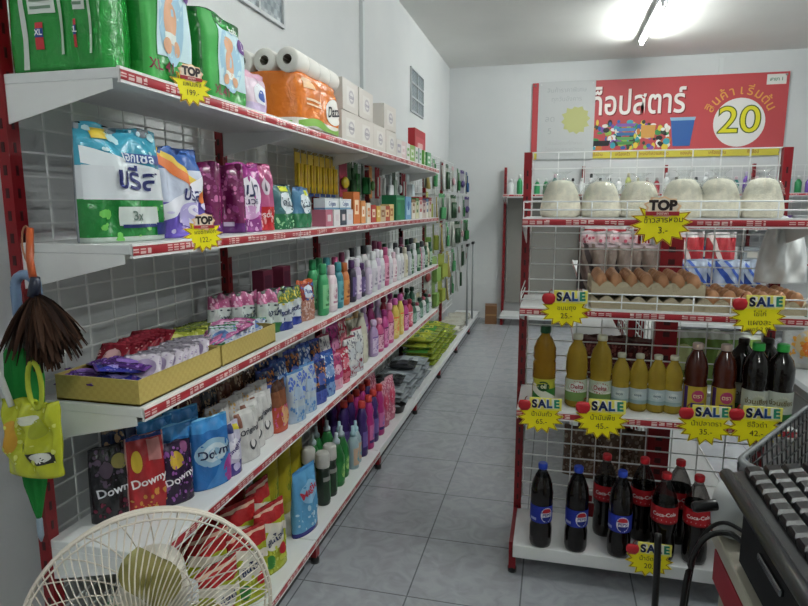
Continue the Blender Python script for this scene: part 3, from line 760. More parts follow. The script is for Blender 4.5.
# --- third shelf: two cartons of sachets, pouches, shampoo
def tray(L, D, h):
    def f():
        mb = MB(); t = .003; c1, c2 = 'b8a25c', 'a8924e'
        def wall(x0, y0, x1, y1):
            dx, dy = x1 - x0, y1 - y0; ln = math.hypot(dx, dy); nx, ny = -dy / ln * t, dx / ln * t
            cf = lambda u, v: c1 if (int(u * 60) + int(v * 9)) % 2 else c2
            n_ = int(ln / .01)
            mb.grid(lambda u, v: (x0 + dx * u, y0 + dy * u, h * v), n_, 6, lambda u, v: ('b5a05a' if (int(u * n_) % 2) ^ (int(v * 6) % 2) else 'bba75f'), 'paper_print', False)
            mb.grid(lambda u, v: (x0 + dx * u + nx, y0 + dy * u + ny, h * v), 2, 1, lambda u, v: 'a59150', 'paper_print', False)
            mb.box(((x0 + x1) / 2 + nx / 2, (y0 + y1) / 2 + ny / 2, h), (abs(dx) + t if dx else t, abs(dy) + t if dy else t, .001), 'c4b06a', 'paper_print')
        wall(-L / 2, -D / 2, L / 2, -D / 2); wall(L / 2, -D / 2, L / 2, D / 2); wall(L / 2, D / 2, -L / 2, D / 2); wall(-L / 2, D / 2, -L / 2, -D / 2)
        mb.box((0, 0, .002), (L, D, .004), 'b09a55', 'paper_print')
        return mb.build('carton_tray')
    return f
left('tray', tray(.345, .225, .06), 'yellow patterned carton tray holding dark red and purple sachets', 'tray', 'third shelf', FR, -1.005, Y=1.295, rz=0)
left('tray2', tray(.335, .225, .06), 'yellow patterned carton tray holding pink and green sachets', 'tray', 'third shelf', FR, -1.005, Y=1.645, rz=0)
def sachet(bg, c2, c3, w=.085, h=.11):
    def f():
        return pouch_mb(w, h, .012, bg, [('band', 0, .07, c3), ('band', .93, 1, c3), ('ell', .1, .55, .6, .25, c2), ('rect', -.6, .5, .14, .24, c3), ('speck', .1, .9, .88, c2)], (), 2, .93, 5, 0, .0022, 12, 14, hash(bg) % 50 if False else len(bg) + ord(bg[0]) + ord(bg[3]), t0=.15).build('sachet')
    return f
SA = {'dark red': ('7a1424', 'c8a0a0', 'a03040'), 'purple': ('4a2a72', '8a6ab8', '6a3a90'), 'blue violet': ('34389a', '9a90d0', '5a3a8a'), 'lilac white': ('c8c0cc', 'a090b0', '8a8490'), 'yellow green': ('98a238', 'c8c870', '5a6a2a'), 'pink': ('c070a0', 'e0b0cc', 'a04a80'), 'white blue': ('c2c8d4', '5a7ab0', '3f8a5a')}
def sach(n, X, Y, dz, tx, rz, tray_):
    c = SA[n]
    z = SHZ['third shelf'] + .0008
    stock(('sa', n), sachet(*c), n + ' flat sachet', 'sachet', tray_, '', Y, (X, Y, z + dz), PI / 2 + rz, 'sachets in the ' + tray_, (tx, 0))
T1, T2 = 'tray beside the feather duster', 'tray beside the standing pouches'
T1, T2 = 'red sachet tray', 'pink sachet tray'
rs = random.Random(5)
for i in range(10):       # purple ones lying in the near corner
    sach('purple' if i % 2 else 'blue violet', -1.03 + .024 * (i % 5) - .02, 1.205 + .012 * (i // 5) + .004 * i, .010 + .005 * i, -1.40, rs.uniform(-.9, .9), T1)
for i in range(12):       # dark red ones, leaning stack
    sach('dark red', -1.09 + .010 * (i % 3), 1.24 + .013 * i, .014 + .001 * i, -.75, PI / 2 + rs.uniform(-.15, .15) - PI, T1)
for i in range(12):       # pale ones fanned along the front
    sach('lilac white', -.945, 1.21 + .019 * i, .010, -.85, -PI / 2 + .5 + rs.uniform(-.25, .25), T1)
for i in range(9):
    sach('yellow green', -1.08 + .004 * (i % 3), 1.50 + .026 * i, .016, -1.05, -PI / 2 + .3 + rs.uniform(-.2, .2), T2)
for i in range(8):
    sach('pink', -1.03 + .02 * (i % 2), 1.57 + .018 * i, .034 + .002 * i, -1.3, -PI / 2 + rs.uniform(-.5, .5), T2)
for i in range(7):
    sach('white blue', -.965, 1.57 + .03 * i, .022 + .003 * (i % 2), -1.1, -PI / 2 + .4 + rs.uniform(-.2, .2), T2)
PW = [('band', 0, .24, '2c6a38'), ('band', .24, .68, 'c3ccc8'), ('band', .68, 1, 'b25a84'), ('speck', .68, .98, .6, 'd8a8c0'), ('speck', .3, .66, .9, '38404a'), ('back', '7a8a80')]
for y, x in ((1.80, -1.08), (1.865, -1.03), (1.94, -.975)):
    left('pw', lambda: pouch_mb(.13, .16, .045, 'c3ccc8', PW, [('แชมพู', .1, .46, .03, '2a3450', 0)], 2.2, .93, 3, .1, .006, 22, 26, 9).build('refill_pouch'), 'white refill pouch with pink top and green foot', 'pouch', 'third shelf', '', x, Y=y, rz=-.3)
PY = [('band', 0, .2, '2a3a86'), ('band', .2, .66, 'c6cdd2'), ('band', .66, 1, '5f7d4a'), ('speck', .62, .95, .35, 'c9b83a'), ('speck', .25, .6, .85, '3a4468'), ('back', '6a7a8a')]
for y, x in ((1.995, -.955), (2.05, -1.0), (2.10, -.965)):
    left('py', lambda: pouch_mb(.11, .15, .04, 'c6cdd2', PY, [('soft', .1, .44, .032, '2c2f60', .1)], 2.2, .93, 3, .1, .005, 20, 24, 10).build('refill_pouch'), 'white refill pouch with yellow top and navy foot', 'pouch', 'third shelf', '', x, Y=y, rz=-.35)
left('prd', lambda: pouch_mb(.12, .165, .04, '8c3430', [('band', .0, .5, 'a87868'), ('speck', .05, .6, .2, 'c8a8a0'), ('ell', .1, .7, .5, .16, 'd0d8e4'), ('band', .88, 1, 'c05a34'), ('speck', .5, .9, .85, '4060a0')], [('Pure', .1, .7, .024, '3a4a90', 0)], 2.2, .93, 3, .05, .004, 24, 28, 11).build('refill_pouch'), 'reddish brown floral refill pouch with orange top', 'pouch', 'third shelf', '', -.95, Y=2.20, rz=-.2)
for y in (2.16, 2.33): left('mbx', carton(.075, .20, .05, '8a3450', [('rect', -.7, .7, .5, .9, '6f2a48'), ('rect', -.6, .6, .1, .42, 'a8586e')]), 'tall dark rose carton at the mesh', 'carton', 'third shelf', BK, -1.11, Y=y, jit=.05)
def shampoo(col, capc, h=.205, r=.034, lab='e0e4e0', lr=(), cap2=None, sq=(1, .68)):
    def f():
        p = [(r * .82, 0), (r * .98, .006), (r, h * .2), (r * 1.02, h * .5), (r * .96, h * .68), (r * .7, h * .78), (r * .5, h * .8)]
        c = [(r * .62, h * .8), (r * .66, h * .815), (r * .64, h * .97), (r * .55, h)]
        return bottle('shampoo_bottle', p, col, cap=c, capcol=capc, label=(h * .14, h * .6, 1.1, lab, [('ell', 0, .55, .6, .3, cap2 or capc), ('rect', -.6, .6, .1, .2, cap2 or capc)] + list(lr), ()), sq=sq, n=18)
    return f
# (name, body, cap, label, accent)
SC = {'green': ('3c9a62', '2f8a56', '7cc08a', '3a7a4a'), 'pale pink': ('d9c4cc', 'd0b4c0', 'e4d8dc', 'b07a90'), 'teal': ('2f7a86', '3a8a92', '5a9aa0', '1f5a66'), 'orange': ('b86a34', 'a85a2c', 'c88a50', '7a3a1c'), 'purple black': ('2a2438', '4a2a5a', '5a4a78', 'a89ac0'), 'lilac': ('b8a8c0', 'd8d4dc', 'd8ccd8', '8a6a98'),
      'white': ('d2d4d6', 'd8dadb', 'c8c4cc', '8a8494'), 'rose': ('b85a80', 'a84a72', 'd898b0', '7a2a50'), 'dark rose': ('7a3450', '6a2c46', 'a86a80', 'd0a8b8'), 'silver': ('a4a8ac', '3a3e44', 'c0c4c8', '5a6070'), 'dark green': ('2a5a3c', '1f4a30', 'a8c0a8', '2a3a2c'), 'cream': ('d4cfc0', 'c8c2b0', 'c0b898', '7a7050'), 'black capped white': ('cfd0d0', '26282c', 'c4c4c8', '6a6470')}
def sham(n, X, Y, h=.205, r=.034, row=FR):
    c = SC[n]
    left(('sh', n, h, r), shampoo(c[0], c[1], h, r, c[2], (), c[3]), f'{n} shampoo bottle', 'bottle', 'third shelf', row, X, Y=Y, jit=.2)
for n, y, h in (('green', 2.325, .215), ('pale pink', 2.42, .2), ('teal', 2.51, .205), ('orange', 2.595, .195), ('purple black', 2.69, .2), ('lilac', 2.78, .2), ('purple black', 2.865, .17), ('lilac', 2.955, .175), ('white', 3.04, .215), ('lilac', 3.13, .22), ('white', 3.22, .21), ('rose', 3.305, .22), ('white', 3.395, .205), ('pale pink', 3.485, .18), ('white', 3.575, .2), ('black capped white', 3.665, .2), ('cream', 3.755, .19), ('silver', 3.85, .2), ('dark green', 3.94, .17), ('white', 4.03, .2), ('dark green', 4.12, .2), ('rose', 4.21, .16), ('silver', 4.3, .2), ('dark green', 4.39, .16), ('cream', 4.48, .18), ('dark green', 4.57, .18)):
    sham(n, -.925 + rnd.uniform(-.006, .006), y, h)
for n, y, h in (('green', 2.44, .22), ('green', 2.53, .22), ('teal', 2.62, .215), ('rose', 2.72, .21), ('dark rose', 2.82, .225), ('white', 2.91, .23), ('black capped white', 3.0, .235), ('white', 3.1, .235), ('black capped white', 3.2, .235), ('white', 3.3, .23), ('dark rose', 3.42, .25), ('rose', 3.52, .24), ('dark green', 3.64, .22), ('white', 3.76, .22), ('silver', 3.9, .21), ('dark rose', 4.05, .24), ('dark green', 4.2, .22), ('silver', 4.35, .22), ('cream', 4.5, .21)):
    sham(n, -1.02 + rnd.uniform(-.006, .006), y, h, row=BK)
# --- fourth shelf: softener pouches and bottles
def softp(bg, rules, txt, tc, w=.125, h=.21, d=.05, sz=.045, tilt=.12, seed=1, tv=.42):
    return lambda: pouch_mb(w, h, d, bg, rules, [(txt, .05, tv, sz, tc, tilt)] if txt else (), 2.1, .93, 3, .08, .0035, 26, 30, seed).build('softener_pouch')
F4 = 'fourth shelf'
left('d1', softp('17161c', [('speck', .5, .95, .55, '5a4a5e'), ('ell', .3, .78, .35, .1, '8a8048'), ('speck', .05, .25, .8, '6a2038'), ('ell', -.3, .7, .3, .1, '4a3c4c')], 'Downy', 'd8d6dc', .112, .20, sz=.031), 'black softener pouch with white lettering', 'softener pouch', F4, '', -1.09, Y=1.245, rz=-.65)
left('d2', softp('a3262c', [('rect', .1, .75, .66, .92, 'b87a78'), ('ell', -.5, .68, .25, .14, 'd8b83a'), ('speck', .06, .28, .7, 'c88a3a'), ('band', .94, 1, '203a7a'), ('side', .93, 'd0a0a0')], 'Downy', 'f0e6e6', .105, .215, sz=.031, seed=2), 'bright red softener pouch with white lettering', 'softener pouch', F4, '', -1.03, Y=1.30, rz=-.65)
left('d3', softp('2a1636', [('ell', -.1, .7, .4, .14, 'c9a83a'), ('speck', .05, .9, .72, '8a4a9a'), ('ell', .5, .88, .25, .08, '7a3a6a')], 'Downy', 'e6e2ea', .095, .175, sz=.028, tilt=.3, seed=3), 'small dark purple softener pouch with yellow flower', 'softener pouch', F4, '', -.985, Y=1.365, rz=-.55)
BLU = [('ell', 0, .5, .95, .2, '8fb4cc'), ('ell', .0, .5, .6, .13, 'c6d6de'), ('band', .8, 1, '3f8fd0'), ('diag', -.2, .22, -.4, '3a7ab8'), ('ell', .8, .2, .35, .2, 'a03a8a'), ('band', .96, 1, '6ab4e0')]
for i, (y, x) in enumerate(((1.415, -1.0), (1.475, -.945), (1.42, -1.09), (1.52, -1.07))):
    left('d4', softp('2a6cb0', BLU, 'Downy', '1c2a50', .125, .21, sz=.036, tv=.5, tilt=.08, seed=4), 'bright blue softener pouch with dark lettering on pale disc', 'softener pouch', F4, '', x, Y=y, rz=-.45)
for i, (y, x, c, n) in enumerate(((1.33, -1.13, '24304e', 'dusky navy'), (1.60, -1.10, '5a2a2a', 'maroon'), (1.68, -1.09, '3a3a42', 'charcoal'), (1.77, -1.09, '6a3a2a', 'rust brown'), (1.86, -1.09, '5a3420', 'chocolate brown'), (1.95, -1.09, '44302a', 'dark brown'), (2.05, -1.09, '2a3a6a', 'indigo'), (2.15, -1.09, '2c3c70', 'deep blue'))):
    left(('db', n), softp(c, [('speck', .4, .95, .6, 'b89a7a'), ('band', .9, 1, '8a7a6a'), ('ell', 0, .5, .5, .2, '9a9498')], None, '', .11, .23, seed=i + 5), f'{n} softener pouch at the mesh', 'softener pouch', F4, BK, x, Y=y, rz=-.3)
left('vio', softp('c4c0d4', [('band', 0, .25, '4a3f86'), ('ell', 0, .5, .6, .2, 'e2e0ea'), ('rect', -.8, .2, .8, .95, '22306c'), ('rect', .3, .7, .82, .92, 'd8c83a'), ('ell', 0, .16, .3, .08, 'c8c0e0')], 'Fineline', '4a3a80', .085, .165, sz=.022, tilt=.6, seed=6, tv=.52), 'slim white and violet fabric softener pouch', 'softener pouch', F4, FR, -.93, Y=1.555, rz=-.2)
for i, (y, x) in enumerate(((1.66, -.935), (1.745, -.96), (1.83, -.97))):
    left('wht', softp('cac8c6', [('ell', .2, .3, .22, .1, '3a3a40'), ('ell', .2, .33, .12, .08, 'dad8d6'), ('band', .9, 1, 'd8d6d4'), ('rect', -.9, -.5, .7, .95, '8a5a4a')], 'Original', '3a3a48', .115, .17, sz=.026, tilt=.1, seed=7, tv=.6), 'plain white softener pouch with thin grey lettering', 'softener pouch', F4, FR, x, Y=y, rz=-.3)
for i, y in enumerate((1.64, 1.73, 1.82, 1.91)):
    left('wh2', softp('c2bfbd', [('speck', .4, .95, .75, 'c8a060'), ('band', .9, 1, 'd8d6d4'), ('ell', 0, .5, .4, .15, '9a4a4a')], None, '', .11, .185, seed=8), 'white softener pouch with sandy flecks', 'softener pouch', F4, MD, -1.02, Y=y, rz=-.25)
left('brn', softp('7a4a30', [('band', .0, .5, 'b8503a'), ('ell', 0, .3, .5, .2, 'd8a878'), ('band', .8, 1, '4a2c20'), ('speck', .1, .5, .7, 'c05080')], None, '', .09, .19, seed=9), 'brown and orange softener pouch', 'softener pouch', F4, FR, -.945, Y=1.925, rz=-.1)
def jug(body, cap, lab, acc, h=.21, r=.042, sq=(1, .6), mat='plastic_print', txt=None, tcol='ffffff'):
    def f():
        p = [(r * .85, 0), (r, .008), (r, h * .55), (r * .9, h * .68), (r * .5, h * .8), (r * .36, h * .84)]
        c = [(r * .42, h * .84), (r * .44, h * .85), (r * .42, h * .97), (r * .3, h)]
        return bottle('detergent_bottle', p, body, cap=c, capcol=cap, label=(h * .1, h * .55, 1.15, lab, [('ell', 0, .5, .6, .32, acc), ('band', .9, 1, acc), ('speck', .1, .9, .85, acc)], [(txt, 0, .5, r * .5, tcol, .1)] if txt else ()), sq=sq, n=18, mat=mat)
    return f
JC = {'clear blue flowered': ('b4c0c8', '5a8ac0', 'a8bcd0', '4a6ac0'), 'navy': ('22305f', '2a3a8a', '4a5aa0', 'c07a40'), 'pink': ('b84a78', 'd890a8', 'd8a8b8', '8a2a5a'), 'red': ('a82a44', '8a2038', 'c86a7a', 'd8c8c8'), 'cream': ('c4c0ac', 'c8a878', 'b8b8a0', 'a09a80'), 'lilac': ('a088b0', 'c8b0d0', 'c8b8d0', '7a5a9a'), 'white': ('d0d0ce', '8a3a4a', 'c0c4c8', '5a5a6a'), 'yellow': ('c8b050', 'c05a9a', 'd0c078', 'd8703a'), 'magenta': ('b03a80', '8a2a68', 'd088b0', '5a1a48'), 'dark green': ('2a5a44', '1c3a2c', '88a898', '3a6a50'), 'blue': ('2f5aa0', '24408a', '7a9ac8', 'd0d8e8')}
def jg(n, X, Y, h, row=FR, r=.042, place=F4, sq=(1, .6), cat='bottle', rz=None):
    c = JC[n]
    left(('jg', n, h, r), jug(*c, h=h, r=r, sq=sq), f'{n} softener bottle', 'bottle', place, row, X, Y=Y, rz=rz)
def rf(n, X, Y, h, row=FR):
    c = JC[n]
    left(('rf', n, h), softp(c[0], [('band', 0, .3, c[2]), ('speck', .4, .9, .3, c[3]), ('ell', 0, .56, .55, .14, c[2]), ('speck', .05, .3, .7, c[1]), ('band', .93, 1, c[1])], None, '', .105, h, .05, seed=int(h * 1000) + len(n)), f'{n} softener refill pouch', 'softener pouch', F4, row, X, Y=Y, rz=-.25)
for n, y, h in (('clear blue flowered', 2.03, .20), ('clear blue flowered', 2.14, .20), ('navy', 2.25, .185), ('blue', 2.35, .20), ('pink', 2.45, .16), ('red', 2.55, .17), ('white', 2.65, .20), ('white', 2.76, .22)): rf(n, -.925, y, h)
for n, y, h in (('navy', 1.99, .21), ('blue', 2.10, .22), ('navy', 2.22, .23), ('blue', 2.34, .23), ('navy', 2.46, .22), ('white', 2.58, .22), ('magenta', 2.70, .25), ('red', 2.82, .25), ('cream', 2.95, .23)): rf(n, -1.03, y, h, BK)
def pump():
    h = .26; r = .055
    p = [(r * .9, 0), (r, .01), (r * .95, h * .45), (r * .8, h * .7), (r * .45, h * .9), (r * .35, h * .93)]
    return bottle('cream_bottle', p, 'b9b7a4', cap=[(r * .4, h * .93), (r * .42, h * .99), (r * .2, h * 1.0)], capcol='cfcab4', label=(h * .2, h * .6, 1.0, 'c6c4b2', [('ell', 0, .5, .5, .3, '9c9a84')], ()), sq=(1, .65))
left('cream', pump, 'large plain cream coloured softener jug', 'bottle', F4, FR, -.955, Y=2.93, rz=.1)
for n, y, h in (('lilac', 3.07, .2), ('pink', 3.18, .19), ('magenta', 3.29, .22), ('pink', 3.40, .24), ('yellow', 3.53, .25), ('yellow', 3.66, .26), ('magenta', 3.79, .2), ('red', 3.91, .19), ('dark green', 4.03, .15), ('white', 4.14, .13), ('dark green', 4.25, .15), ('white', 4.36, .14), ('dark green', 4.47, .15), ('white', 4.57, .13)): jg(n, -.93, y, h)
for n, y, h in (('cream', 3.1, .24), ('lilac', 3.24, .25), ('magenta', 3.38, .25), ('lilac', 3.52, .24), ('red', 3.66, .24), ('magenta', 3.82, .24), ('dark green', 3.98, .21), ('white', 4.14, .2), ('dark green', 4.3, .21), ('dark green', 4.46, .2)): jg(n, -1.04, y, h, BK)
# --- base shelf
B0 = 'base shelf'
SUN = [('band', .72, 1, 'b02a2c'), ('diag', .6, .72, .1, 'd8d0c0'), ('ell', .0, .5, .65, .17, 'd8d4c8'), ('speck', .05, .4, .5, 'c8d048'), ('ell', -.4, .2, .25, .1, '3f8a3a'), ('ell', .4, .3, .2, .09, 'c02a30'), ('band', .9, .94, 'e0b8a0')]
for i, (x, y, h, a) in enumerate(((-.925, 1.62, .25, -.5), (-.93, 1.79, .25, -.3), (-.925, 1.44, .24, -.4), (-1.0, 1.70, .29, -.4), (-1.01, 1.86, .29, -.1), (-1.0, 1.52, .29, -.5), (-1.08, 1.80, .30, -.2), (-1.09, 1.62, .30, -.4), (-1.07, 1.42, .27, -.3))):
    left(('sun', h), softp('a8b02c', SUN, 'ซันไลต์', '232c5c', .155, h, .06, .034, .25, 12 + i, .5), ('tall ' if h > .27 else 'short ') + 'yellow green soap pouch with red top', 'soap pouch', B0, BK if x < -1.04 else MD if x < -.96 else FR, x, Y=y, rz=a)
def ycan():
    return bottle('yellow_bottle', [(.045, 0), (.05, .008), (.05, .30), (.045, .315)], 'b0a028', cap=[(.046, .315), (.047, .32), (.047, .40), (.042, .41)], capcol='c8b020', label=(.05, .25, 1.2, 'a89a20', [('ell', 0, .5, .5, .3, '6a7a20')], ()))
for y in (2.06, 2.18, 2.30): left('ycan', ycan, 'tall yellow bottle with broad yellow cap', 'bottle', B0, BK, -1.08, Y=y)
left('bpo', softp('5b9cc8', [('band', 0, .08, '2c2a80'), ('ell', .1, .62, .7, .17, '86b8d8'), ('speck', .1, .4, .8, 'a8cce0'), ('band', .92, 1, '4a8abc')], 'Magic', 'c0344a', .15, .27, .06, .042, .3, 20, .64), 'sky blue cleaner pouch with red lettering and navy base', 'soap pouch', B0, FR, -.915, Y=2.06, rz=-.25)
def bwb():
    h = .235
    return bottle('dish_bottle', [(.028, 0), (.031, .006), (.031, h * .5), (.027, h * .62), (.029, h * .72)], '1e2a22', cap=[(.03, h * .72), (.031, h * .74), (.03, h * .96), (.024, h)], capcol='b6b4b0', label=(h * .08, h * .55, 1.2, '26382a', [('ell', .2, .5, .3, .5, '2f8a4a'), ('ell', .2, .5, .12, .4, '1a2a1e'), ('band', .85, 1, '8a8a86')], ()))
for y, x in ((2.285, -.925), (2.37, -.925), (2.31, -1.0)): left('bwb', bwb, 'black bottle with green leaf label and silver grey cap', 'bottle', B0, '', x, Y=y)
def gpump():
    h = .25
    return bottle('green_bottle', [(.032, 0), (.036, .008), (.036, h * .55), (.02, h * .75), (.014, h * .8)], '1f6a30', cap=[(.017, h * .8), (.017, h * .86), (.008, h * .9), (.008, h)], capcol='b8c8d0', label=(h * .1, h * .48, 1.1, '2f7a3c', [('ell', 0, .5, .5, .35, '9ac070')], ()))
for y, x in ((2.47, -.93), (2.56, -.94), (2.43, -1.03), (2.52, -1.05), (2.61, -1.03)): left('gp', gpump, 'green dish soap bottle with pale spout cap', 'bottle', B0, '', x, Y=y)
def cl():
    h = .215
    return bottle('clear_bottle', [(.026, 0), (.029, .006), (.029, h * .6), (.014, h * .76)], '9ab0b8', cap=[(.015, h * .76), (.015, h * .84), (.008, h * .88), (.007, h)], capcol='a8ccd8', label=(h * .1, h * .5, 1.2, 'c8a890', [('ell', 0, .5, .5, .35, '6aa0a8')], ()))
for y, x in ((2.66, -.915), (2.73, -.925), (2.70, -1.0)): left('clb', cl, 'small clear bottle with pale blue spout', 'bottle', B0, '', x, Y=y)
def fab(body, lab):
    h = .29; r = .037
    def f(): return bottle('cleaner_bottle', [(r * .9, 0), (r, .008), (r, h * .5), (r * .8, h * .6), (r * .95, h * .7), (r * .6, h * .84), (r * .38, h * .88)], body, cap=[(r * .52, h * .88), (r * .54, h * .89), (r * .5, h * .99), (r * .4, h)], capcol='c03a34', label=(h * .12, h * .46, 1.15, lab, [('ell', 0, .5, .5, .3, '8a6ab0'), ('band', 0, .15, '3a2a6a')], ()), sq=(1, .8))
    return f
for i, (y, x) in enumerate(((2.82, -.92), (2.92, -.915), (3.02, -.92), (3.12, -.915), (2.8, -1.01), (2.9, -1.01), (3.0, -1.01), (3.1, -1.01), (3.2, -1.01), (2.86, -1.1), (2.98, -1.1), (3.1, -1.1), (3.22, -1.1))):
    n, c, l = (('dark purple', '3a2462', '6a5a9a'), ('magenta pink', 'a82a72', 'c870a0'))[(i % 2) if i < 4 else (i // 2) % 2]
    left(('fab', n), fab(c, l), f'{n} floor cleaner bottle with red cap', 'bottle', B0, FR if x > -.96 else MD if x > -1.05 else BK, x, Y=y)
for y, x in ((3.25, -.93), (3.38, -.93), (3.27, -1.04), (3.40, -1.05)): left('pkp', softp('b8687e', [('speck', .05, .95, .45, 'd8a0ac'), ('ell', 0, .55, .5, .2, 'c04060'), ('band', .92, 1, 'd0a0a8')], None, '', .12, .27, .06, seed=31), 'tall pink floral refill pouch', 'refill pouch', B0, '', x, Y=y, rz=-.2)
def flatbag(bg, rules, w=.30, h=.22, d=.035, seed=1, txt=None, tc='222222', mat='foil_print'):
    return lambda: pouch_mb(w, h, d, bg, rules, [(txt, 0, .5, .05, tc, 0)] if txt else (), 2.6, .95, 6, 0, .004, 22, 22, seed, t0=.2, mat=mat).build('flat_pack')
GB = [('rect', -.6, .6, .25, .75, 'a8b0b4'), ('rect', -.5, .3, .4, .5, '70787e'), ('band', .9, 1, 'a4aab0'), ('back', '6a7278')]
for i in range(4):
    for k in range(4):
        y = 3.64 + .235 * i; x = -.99
        left('gb', flatbag('949ca2', GB, .22, .27, .03, 2), 'flat grey bin bag pack', 'bag pack', B0, ('bottom layer', 'second layer', 'third layer', 'fourth layer', 'fifth layer')[k], -.882 - .012 * (k % 2), Y=y + .01 * (k % 2), rz=rnd.uniform(-.1, .1), dz=.016 + .032 * k, tilt=(-PI / 2, 0))
for i, y in enumerate((3.72, 4.1)):
    left('bb', flatbag('202226', [('rect', -.5, .5, .3, .7, '3a3c40')], .2, .2, .03, 4), 'glossy black bin bag pack on top of grey ones', 'bag pack', B0, '', -.92, Y=y, rz=.1, dz=.016 + .128 + .004, tilt=(-PI / 2, 0))
def bowl():
    mb = MB(); mb.lathe([(.03, 0), (.045, .004), (.06, .05), (.064, .052), (.06, .048), (.042, .008), (.001, .007)], '1e1f22', 'plastic_print', 28, caps=False); return mb.build('bowl')
left('bowl', bowl, 'small black plastic bowl at the board edge by the pink pouches', 'bowl', B0, FR, -.915, Y=3.50)
YB = [('band', 0, .2, '7a8a2a'), ('rect', -.7, .7, .3, .8, 'b8bc48'), ('rect', -.4, .4, .45, .6, '4a7a3a'), ('back', '7a8a2a'), ('speck', .1, .9, .8, '3a6a2a')]
for i in range(6):
    for k in range(5 if i < 4 else 3):
        y = 4.66 + .20 * i; n, c = (('yellow green', 'a0a83a'), ('leaf green', '4a8a34'))[(i * 2 + k) % 3 == 2]
        left(('yb', n), flatbag(c, YB, .19, .26, .045, 6), f'flat {n} sponge pack', 'sponge pack', B0, ('bottom layer', 'second layer', 'third layer', 'fourth layer', 'fifth layer')[k], -.88 - .006 * k, Y=y, rz=rnd.uniform(-.06, .06), dz=.024 + .048 * k, tilt=(-PI / 2, 0))
for i in range(4):
    left('wb', flatbag('c2c0b4', [('rect', -.5, .5, .3, .7, 'a8a494')], .24, .26, .03, 8), 'flat cream white cloth pack near the back wall', 'cloth pack', B0, '', -.885, Y=5.98 + .26 * i, rz=rnd.uniform(-.2, .2), dz=.017, tilt=(-PI / 2, 0))
    left('wb', flatbag('c2c0b4', [], .24, .26, .03, 8), 'flat cream white cloth pack stacked on another', 'cloth pack', B0, '', -.885, Y=5.98 + .26 * i, rz=rnd.uniform(-.2, .2), dz=.017 + .034, tilt=(-PI / 2, 0))
def mop():
    t = empty('mop')
    a = MB(); a.tube([(0, 0, .01), (0, 0, .86)], .011, '8f9494', 'painted_metal', 8); a.build('handle', t)
    b = MB(); b.rbox((0, 0, .875), (.10, .03, .03), '1f2022', 'plastic_print', .008); b.build('grip', t)
    return t
for i, (y, x) in enumerate(((6.32, -1.045 + .19), (6.75, -1.02 + .17))):
    o = stock('mop', mop, 'grey stick handle with black grip standing upright', 'stick', 'base shelf end', '', y, (-.866, y, ZB + .001), PI / 2)
# ------------------------------------------------------------------ goods on the end display
def ex(px, Y, Z): return where(px, Y=Y, Z=Z)
ZR, ZE, ZO, ZC = 1.3538, 1.0428, .6688, .1308
def estock(key, b, desc, cat, place, row, X, Y, Z, rz=0, group=None): return stock(key, b, desc, cat, place, row, X, (X, Y, Z), rz, group)
def ricebag():
    t = empty('rice_bag'); rr = random.Random(3)
    def sh(r, h, e, low):
        p = []
        for k in range(15):
            v = k / 14
            p.append((r * (low + (1 - low) * min(1, v * 3)) * max(0, 1 - max(0, v - .25) ** 2.2 * 1.45) ** .5 + e, h * v))
        return p
    pr = [(.060, 0), (.068, .008), (.070, .025), (.066, .05), (.060, .075), (.053, .098), (.046, .115), (.036, .126), (.018, .132), (.002, .133)]
    def mk(pr, col, mat, amp, n=28):
        mb = MB(); vs = []
        for j, (r, z) in enumerate(pr):
            for k in range(n):
                a = 2 * PI * k / n
                q = r * (1 + amp * (math.sin(3 * a + z * 40) + .6 * math.sin(7 * a - z * 60 + 1) + .5 * math.sin(12 * a + 2)))
                vs.append((q * math.cos(a), q * math.sin(a) * .95, z))
        fs = [(j * n + k, j * n + (k + 1) % n, (j + 1) * n + (k + 1) % n, (j + 1) * n + k) for j in range(len(pr) - 1) for k in range(n)]
        fs.append(tuple(range(n - 1, -1, -1)))
        mb.add(vs, fs, col, mat, True); return mb
    mk(pr, 'e6e0ce', 'rice_grain', .012).build('rice', t)
    bp = [(.0625, .078), (.0575, .098), (.049, .119), (.036, .131), (.020, .138), (.013, .145), (.017, .153), (.027, .160), (.034, .163)]
    mk(bp, 'f8fafa', 'clear_film', .10, 60).build('plastic_bag', t)
    t.scale = (1.05, .95, 1.0)
    return t
for px in (560, 600, 638, 681, 717, 760):
    o = estock('rice', ricebag, 'clear bag of white rice', 'rice bag', 'upper display shelf', '', ex(px, 2.28, ZR), 2.28, ZR, rnd.uniform(-.4, .4))
    o.scale = (rnd.uniform(1.0, 1.08), .95, rnd.uniform(.92, 1.06))
# eggs in pulp trays
def eggtray(nx, ny, p=.05):
    def f():
        mb = MB(); L, D = nx * p + .012, ny * p + .012; NU, NV = nx * 6, ny * 6
        def hf(u, v):
            x, y = u * nx, v * ny
            return .026 + .020 * (-math.cos(2 * PI * x) * .0 + abs(math.cos(PI * x)) * abs(math.cos(PI * y))) - .016 * abs(math.sin(PI * x)) * abs(math.sin(PI * y))
        mb.grid(lambda u, v: (-L / 2 + L * u, -D / 2 + D * v, hf(u, v)), NU, NV, lambda u, v: 'c4b89c', 'pulp')
        for sgn in (0, 1):
            mb.grid(lambda u, v: (-L / 2 + L * u, (-D / 2 if not sgn else D / 2) + (.004 if not sgn else -.004) * (1 - v) , v * hf(u, sgn)), NU, 3, lambda u, v: 'c0b398', 'pulp')
            mb.grid(lambda u, v: ((-L / 2 if sgn else L / 2), -D / 2 + D * u, v * hf(0, u)), NV, 3, lambda u, v: 'c0b398', 'pulp')
        mb.box((0, 0, .001), (L * .96, D * .96, .002), '8f8470', 'pulp')
        return mb.build('egg_tray')
    return f
